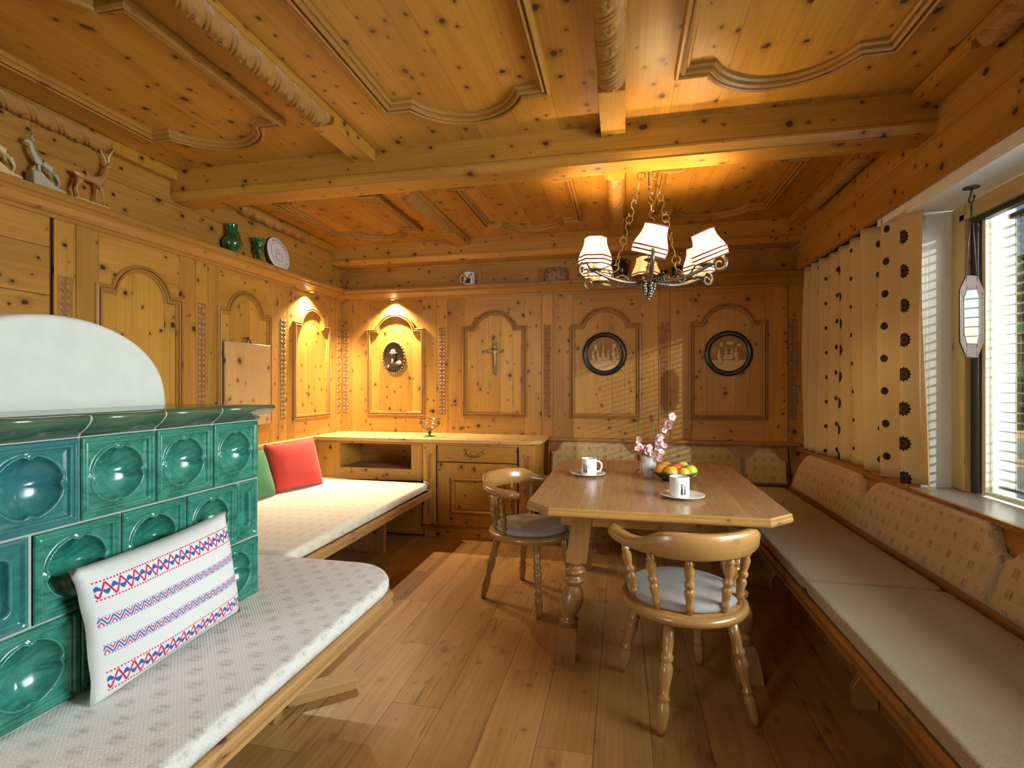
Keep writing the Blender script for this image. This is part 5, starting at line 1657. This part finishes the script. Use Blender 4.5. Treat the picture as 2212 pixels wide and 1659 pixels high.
MB().lathe([(.001, 0), (.046, 0), (.060, .022), (.078, .055), (.084, .085), (.078, .115), (.056, .142), (.030, .156), (.024, .164), (.025, .176), (.030, .180), (.026, .180), (.020, .165), (.001, .160)], 32, Matrix.Diagonal((1, .78, 1, 1)), cap=False).build('body', 'brown_ceramic', bj)
for sx in (-1, 1):
    MB().tube([(sx * .034, 0, .152), (sx * .060, 0, .166), (sx * .082, 0, .158), (sx * .088, 0, .135), (sx * .076, 0, .115)], .007, 8).build('handle', 'brown_ceramic', bj)
for xx, lab, r, h in ((.345, 'low dark blue glass cup on the back shelf, just right of the middle lampshade', .030, .048), (.455, 'taller dark blue glass tumbler on the back shelf', .042, .076)):
    bt = thing('blue_cup', lab, 'cup', (xx, BYs, ZS1), group='dark blue cups')
    MB().lathe([(.001, .003), (r * .82, 0), (r * .86, .004), (r * .98, h * .9), (r, h), (r * .93, h), (r * .80, .01), (.001, .008)], 26, cap=False).build('body', 'blue_glass', bt)
    MB().tube([(r * math.cos(2 * PI * i / 26), r * math.sin(2 * PI * i / 26), h) for i in range(26)], .0022, 6, True).build('rim', 'blue_glass', bt)

# ------------------------------------------------------------------ things on the table and the worktop
TZ = .750
FIGA = R(-112)
def saucer(loc, label):
    s = thing('saucer', label, 'saucer', (loc[0], loc[1], TZ), 0, 'white saucers')
    MB().lathe([(.001, .001), (.050, .0), (.055, .003), (.085, .010), (.106, .016), (.107, .018), (.104, .019), (.080, .014), (.050, .007), (.001, .006)], 44, cap=False).build('dish', 'white_china', s)
    MB().tube([(.1055 * math.cos(2 * PI * i / 44), .1055 * math.sin(2 * PI * i / 44), .0178) for i in range(44)], .0013, 6, True).build('rim', 'white_china', s)
saucer((-.208, 3.138), 'white saucer under the far mug, left half of the table')
saucer((.283, 2.618), 'white saucer under the near mug, front of the table')
mug((-.200, 3.125, TZ + .0065), 0, 'white printed mug on the far saucer, handle to the right', 'printed coffee mugs', .047, .100)
FIGA = R(-130)
mug((.268, 2.600, TZ + .0065), R(60), 'white printed mug on the near saucer in front of the fruit bowl', 'printed coffee mugs', .047, .100)
vs_ = thing('crystal_vase', 'small cut crystal vase holding blossom twigs on the table', 'vase', (.150, 3.155, TZ))
MB().lathe([(.001, 0), (.030, 0), (.032, .006), (.036, .030), (.045, .062), (.046, .085), (.038, .110), (.040, .122), (.037, .122), (.033, .108), (.040, .080), (.030, .030), (.026, .012), (.001, .010)], 28, cap=False, rfn=lambda a, z: 1 + .03 * math.cos(a * 10) * (1 if .02 < z < .1 else 0)).build('body', 'crystal', vs_)
lc = MB()
for k in range(8):
    a = 2 * PI * k / 8
    for s_ in (-1, 1):
        lc.tube([(.047 * math.cos(a + s_ * .25 * (1 - t)), .047 * math.sin(a + s_ * .25 * (1 - t)), .035 + .05 * t) for t in (0, .5, 1)], .0016, 4)
lc.build('cut_pattern', 'white_china', vs_)
bq = thing('blossom_twigs', 'pink cherry blossom twigs standing in the crystal vase', 'flowers', (.150, 3.155, TZ + .012))
tw = [[(0, 0, 0), (.01, 0, .11), (.045, -.01, .20), (.09, -.02, .29), (.125, -.02, .345)], [(0, 0, 0), (-.005, 0, .11), (-.03, -.01, .16), (-.055, -.015, .20)], [(0, 0, 0), (.012, 0, .10), (.045, -.02, .14), (.075, -.02, .175)], [(0, 0, 0), (.0, .01, .11), (.03, .02, .18), (.05, .02, .24)]]
for l_ in tw: MB().tube(l_, lambda t: .0030 * (1 - .6 * t), 6).build('twig', 'stem', bq)
flo = MB()
for k in range(5):
    a = 2 * PI * k / 5; ca, sa = math.cos(a), math.sin(a)
    pts = [(0, 0, 0), (.010, -.010, .004), (.020, -.009, .008), (.0225, 0, .007), (.020, .009, .008), (.010, .010, .004)]
    flo.add([(ca * x - sa * y, sa * x + ca * y, z) for x, y, z in pts], [tuple(range(6))], True)
fl0 = flo.build('blossom', 'petal', bq, fix=False)
ctr0 = MB().ball((0, 0, .004), .004, 8, 6).build('blossom_centre', 'stamen', bq)
rr = random.Random(12); spots = []
for (x, y, z, n, sp_) in ((.118, -.02, .30, 4, .020), (.100, -.02, .285, 3, .018), (.075, -.015, .215, 5, .024), (.055, -.01, .235, 3, .016), (-.045, -.02, .165, 4, .022), (-.020, -.02, .150, 3, .020), (.065, -.03, .135, 5, .028), (.070, -.03, .165, 3, .022), (.02, -.02, .150, 3, .02), (.128, -.02, .352, 1, .002), (-.052, -.015, .215, 1, .002), (.06, -.03, .105, 2, .016)):
    for _ in range(n): spots.append((x + rr.uniform(-sp_, sp_), y + rr.uniform(-sp_, sp_) - .008, z + rr.uniform(-sp_, sp_)))
for i, s_ in enumerate(spots):
    o = fl0 if i == 0 else fl0.copy()
    if i: COL.objects.link(o)
    o.parent = bq; o.location = s_; o.scale = [rr.uniform(.75, 1.1)] * 3
    o.rotation_euler = (R(rr.uniform(30, 120)), 0, rr.uniform(-1.2, 1.2))
    c2 = ctr0 if i == 0 else ctr0.copy()
    if i: COL.objects.link(c2)
    c2.parent = o; c2.location = (0, 0, 0)
lfm = MB().add([(0, 0, 0), (.010, .018, .003), (.006, .045, .0), (0, .060, -.004), (-.006, .045, 0), (-.010, .018, .003)], [tuple(range(6))], True).build('leaf', 'leaf', bq, fix=False)
for i, (x, y, z, rx, rz) in enumerate(((-.02, 0, .105, 20, 100), (.02, -.01, .105, 40, -70), (-.035, 0, .13, 60, 60), (.05, -.01, .20, 50, -40), (.04, -.01, .24, 70, 30), (-.01, -.01, .11, 30, 150), (-.05, 0, .04, -40, 120))):
    o = lfm if i == 0 else lfm.copy()
    if i: COL.objects.link(o)
    o.parent = bq; o.location = (x, y, z); o.rotation_euler = (R(rx), 0, R(rz))
fbw = thing('fruit_bowl', 'shallow dark green fluted bowl heaped with fruit on the table', 'bowl', (.288, 3.085, TZ))
MB().lathe([(.001, .002), (.060, 0), (.066, .006), (.095, .026), (.122, .048), (.126, .052), (.120, .053), (.092, .034), (.062, .014), (.001, .010)], 48, cap=False, rfn=lambda a, z: 1 + .030 * math.cos(a * 16) * min(1, z / .03)).build('dish', 'fruit_bowl', fbw)
MB().tube([(.1255 * (1 + .03 * math.cos(16 * a)) * math.cos(a), .1255 * (1 + .03 * math.cos(16 * a)) * math.sin(a), .052) for a in [2 * PI * i / 96 for i in range(96)]], .0022, 5, True).build('rim', 'fruit_bowl', fbw)
FR = [(-.072, -.018, .056, .040, 'f_orange', 'orange mango-like fruit at the left of the bowl', 'fruit'), (-.020, -.060, .054, .041, 'f_yellow', 'yellow-orange fruit at the front of the bowl', 'fruit'), (.045, -.060, .052, .038, 'f_yellow', 'golden fruit right behind the near mug', 'fruit'),
      (.088, -.010, .058, .040, 'f_green', 'green and orange fruit at the right of the bowl', 'fruit'), (.012, .000, .068, .036, 'f_red', 'red fruit in the middle of the bowl', 'fruit'), (.050, .058, .066, .042, 'f_green', 'yellow-green apple at the back of the bowl', 'fruit'), (-.045, .052, .064, .042, 'f_orange', 'bright orange fruit at the back left of the bowl', 'fruit')]
for x, y, z, r, mt_, lab, ca in FR:
    f = thing('fruit', lab, ca, (.288 + x, 3.085 + y, TZ + z), rr.uniform(0, 6), 'fruit in the bowl')
    pr = [(max(.0006, r * math.sin(PI * i / 14) * (1 + .06 * math.cos(PI * i / 14))), -r * .92 * math.cos(PI * i / 14) * (1 - .16 * (i == 14) - .08 * (i == 13))) for i in range(15)]
    MB().lathe(pr, 20, cap=False).build('skin', mt_, f)
    MB().tube([(0, 0, r * .74), (.002, 0, r * .95), (.005, 0, r * 1.08)], .0018, 5).build('stalk', 'stem', f)
gc = thing('glass_compote', 'clear glass footed bowl with green stem on the worktop', 'glass bowl', (-1.690, 4.330, .8385))
MB().lathe([(.001, 0), (.050, 0), (.051, .003), (.030, .007), (.012, .010)], 28, cap=False).build('foot', 'green_glass', gc)
MB().lathe([(.012, .010), (.009, .018), (.017, .026), (.019, .034), (.012, .044), (.010, .050)], 20, cap=False).build('stem', 'green_glass', gc)
MB().lathe([(.010, .050), (.034, .058), (.066, .076), (.086, .100), (.092, .118), (.086, .134), (.082, .142), (.088, .150), (.098, .156)], 36, cap=False).build('bowl', 'glass', gc, fix=False)
MB().tube([(.098 * math.cos(2 * PI * i / 40), .098 * math.sin(2 * PI * i / 40), .156) for i in range(40)], .0018, 6, True).build('rim', 'glass', gc)

# ------------------------------------------------------------------ outside the window
gd = MB().box(1.9, 40, -20, 40, -.5, -.4).build('ground', 'cream', None); tag(gd, kind='structure')
M['paving'] = plaster('pale_paving', (.78, .78, .76)); gd.data.materials[0] = M['paving']
M['foliage'] = fruit_mat('foliage', (.03, .10, .045), (.06, .17, .07))
M['bark'] = plain('bark', (.10, .07, .045), .9)
def tree(loc, h, lab, seed):
    t = thing('garden_tree', lab, 'tree', loc, group='trees outside the window'); r_ = random.Random(seed)
    MB().tube([(0, 0, 0), (.05, 0, h * .3), (0, .05, h * .7)], lambda q: .14 * (1 - .6 * q), 8).build('trunk', 'bark', t)
    mb = MB()
    for k in range(900):
        a = r_.uniform(0, 2 * PI); u = r_.uniform(.05, 1); rad = h * .30 * math.sqrt(max(.05, 1 - u ** 1.4)) * r_.uniform(.3, 1)
        c = Vector((rad * math.cos(a), rad * math.sin(a), h * (.18 + .80 * u)))
        d = Vector((r_.uniform(-1, 1), r_.uniform(-1, 1), r_.uniform(-.6, .6))).normalized(); e = d.orthogonal().normalized(); L = r_.uniform(.16, .34)
        mb.add([c - d * L, c + e * L * .55, c + d * L, c - e * L * .55 + Vector((0, 0, .05))], [(0, 1, 2, 3)])
    o = mb.build('foliage', 'foliage', t, fix=False); o['kind'] = 'stuff'
tree((7.6, 11.2, -.4), 4.2, 'dark green garden tree seen through the blind at the right edge', 2)
tree((11.2, 12.2, -.4), 4.8, 'second garden tree further right outside the window', 5)
fe = thing('garden_fence', 'low wooden garden rail outside the window', 'fence', (5.5, 8.5, -.4))
for k in range(5):
    MB().box(-1.8 + k * .9, -1.72 + k * .9, -.04, .04, 0, 1.05).build('post', 'board', fe)
for z in (.55, .95):
    MB().box(-1.9, 2.0, -.025, .025, z, z + .11).build('rail', 'board', fe)
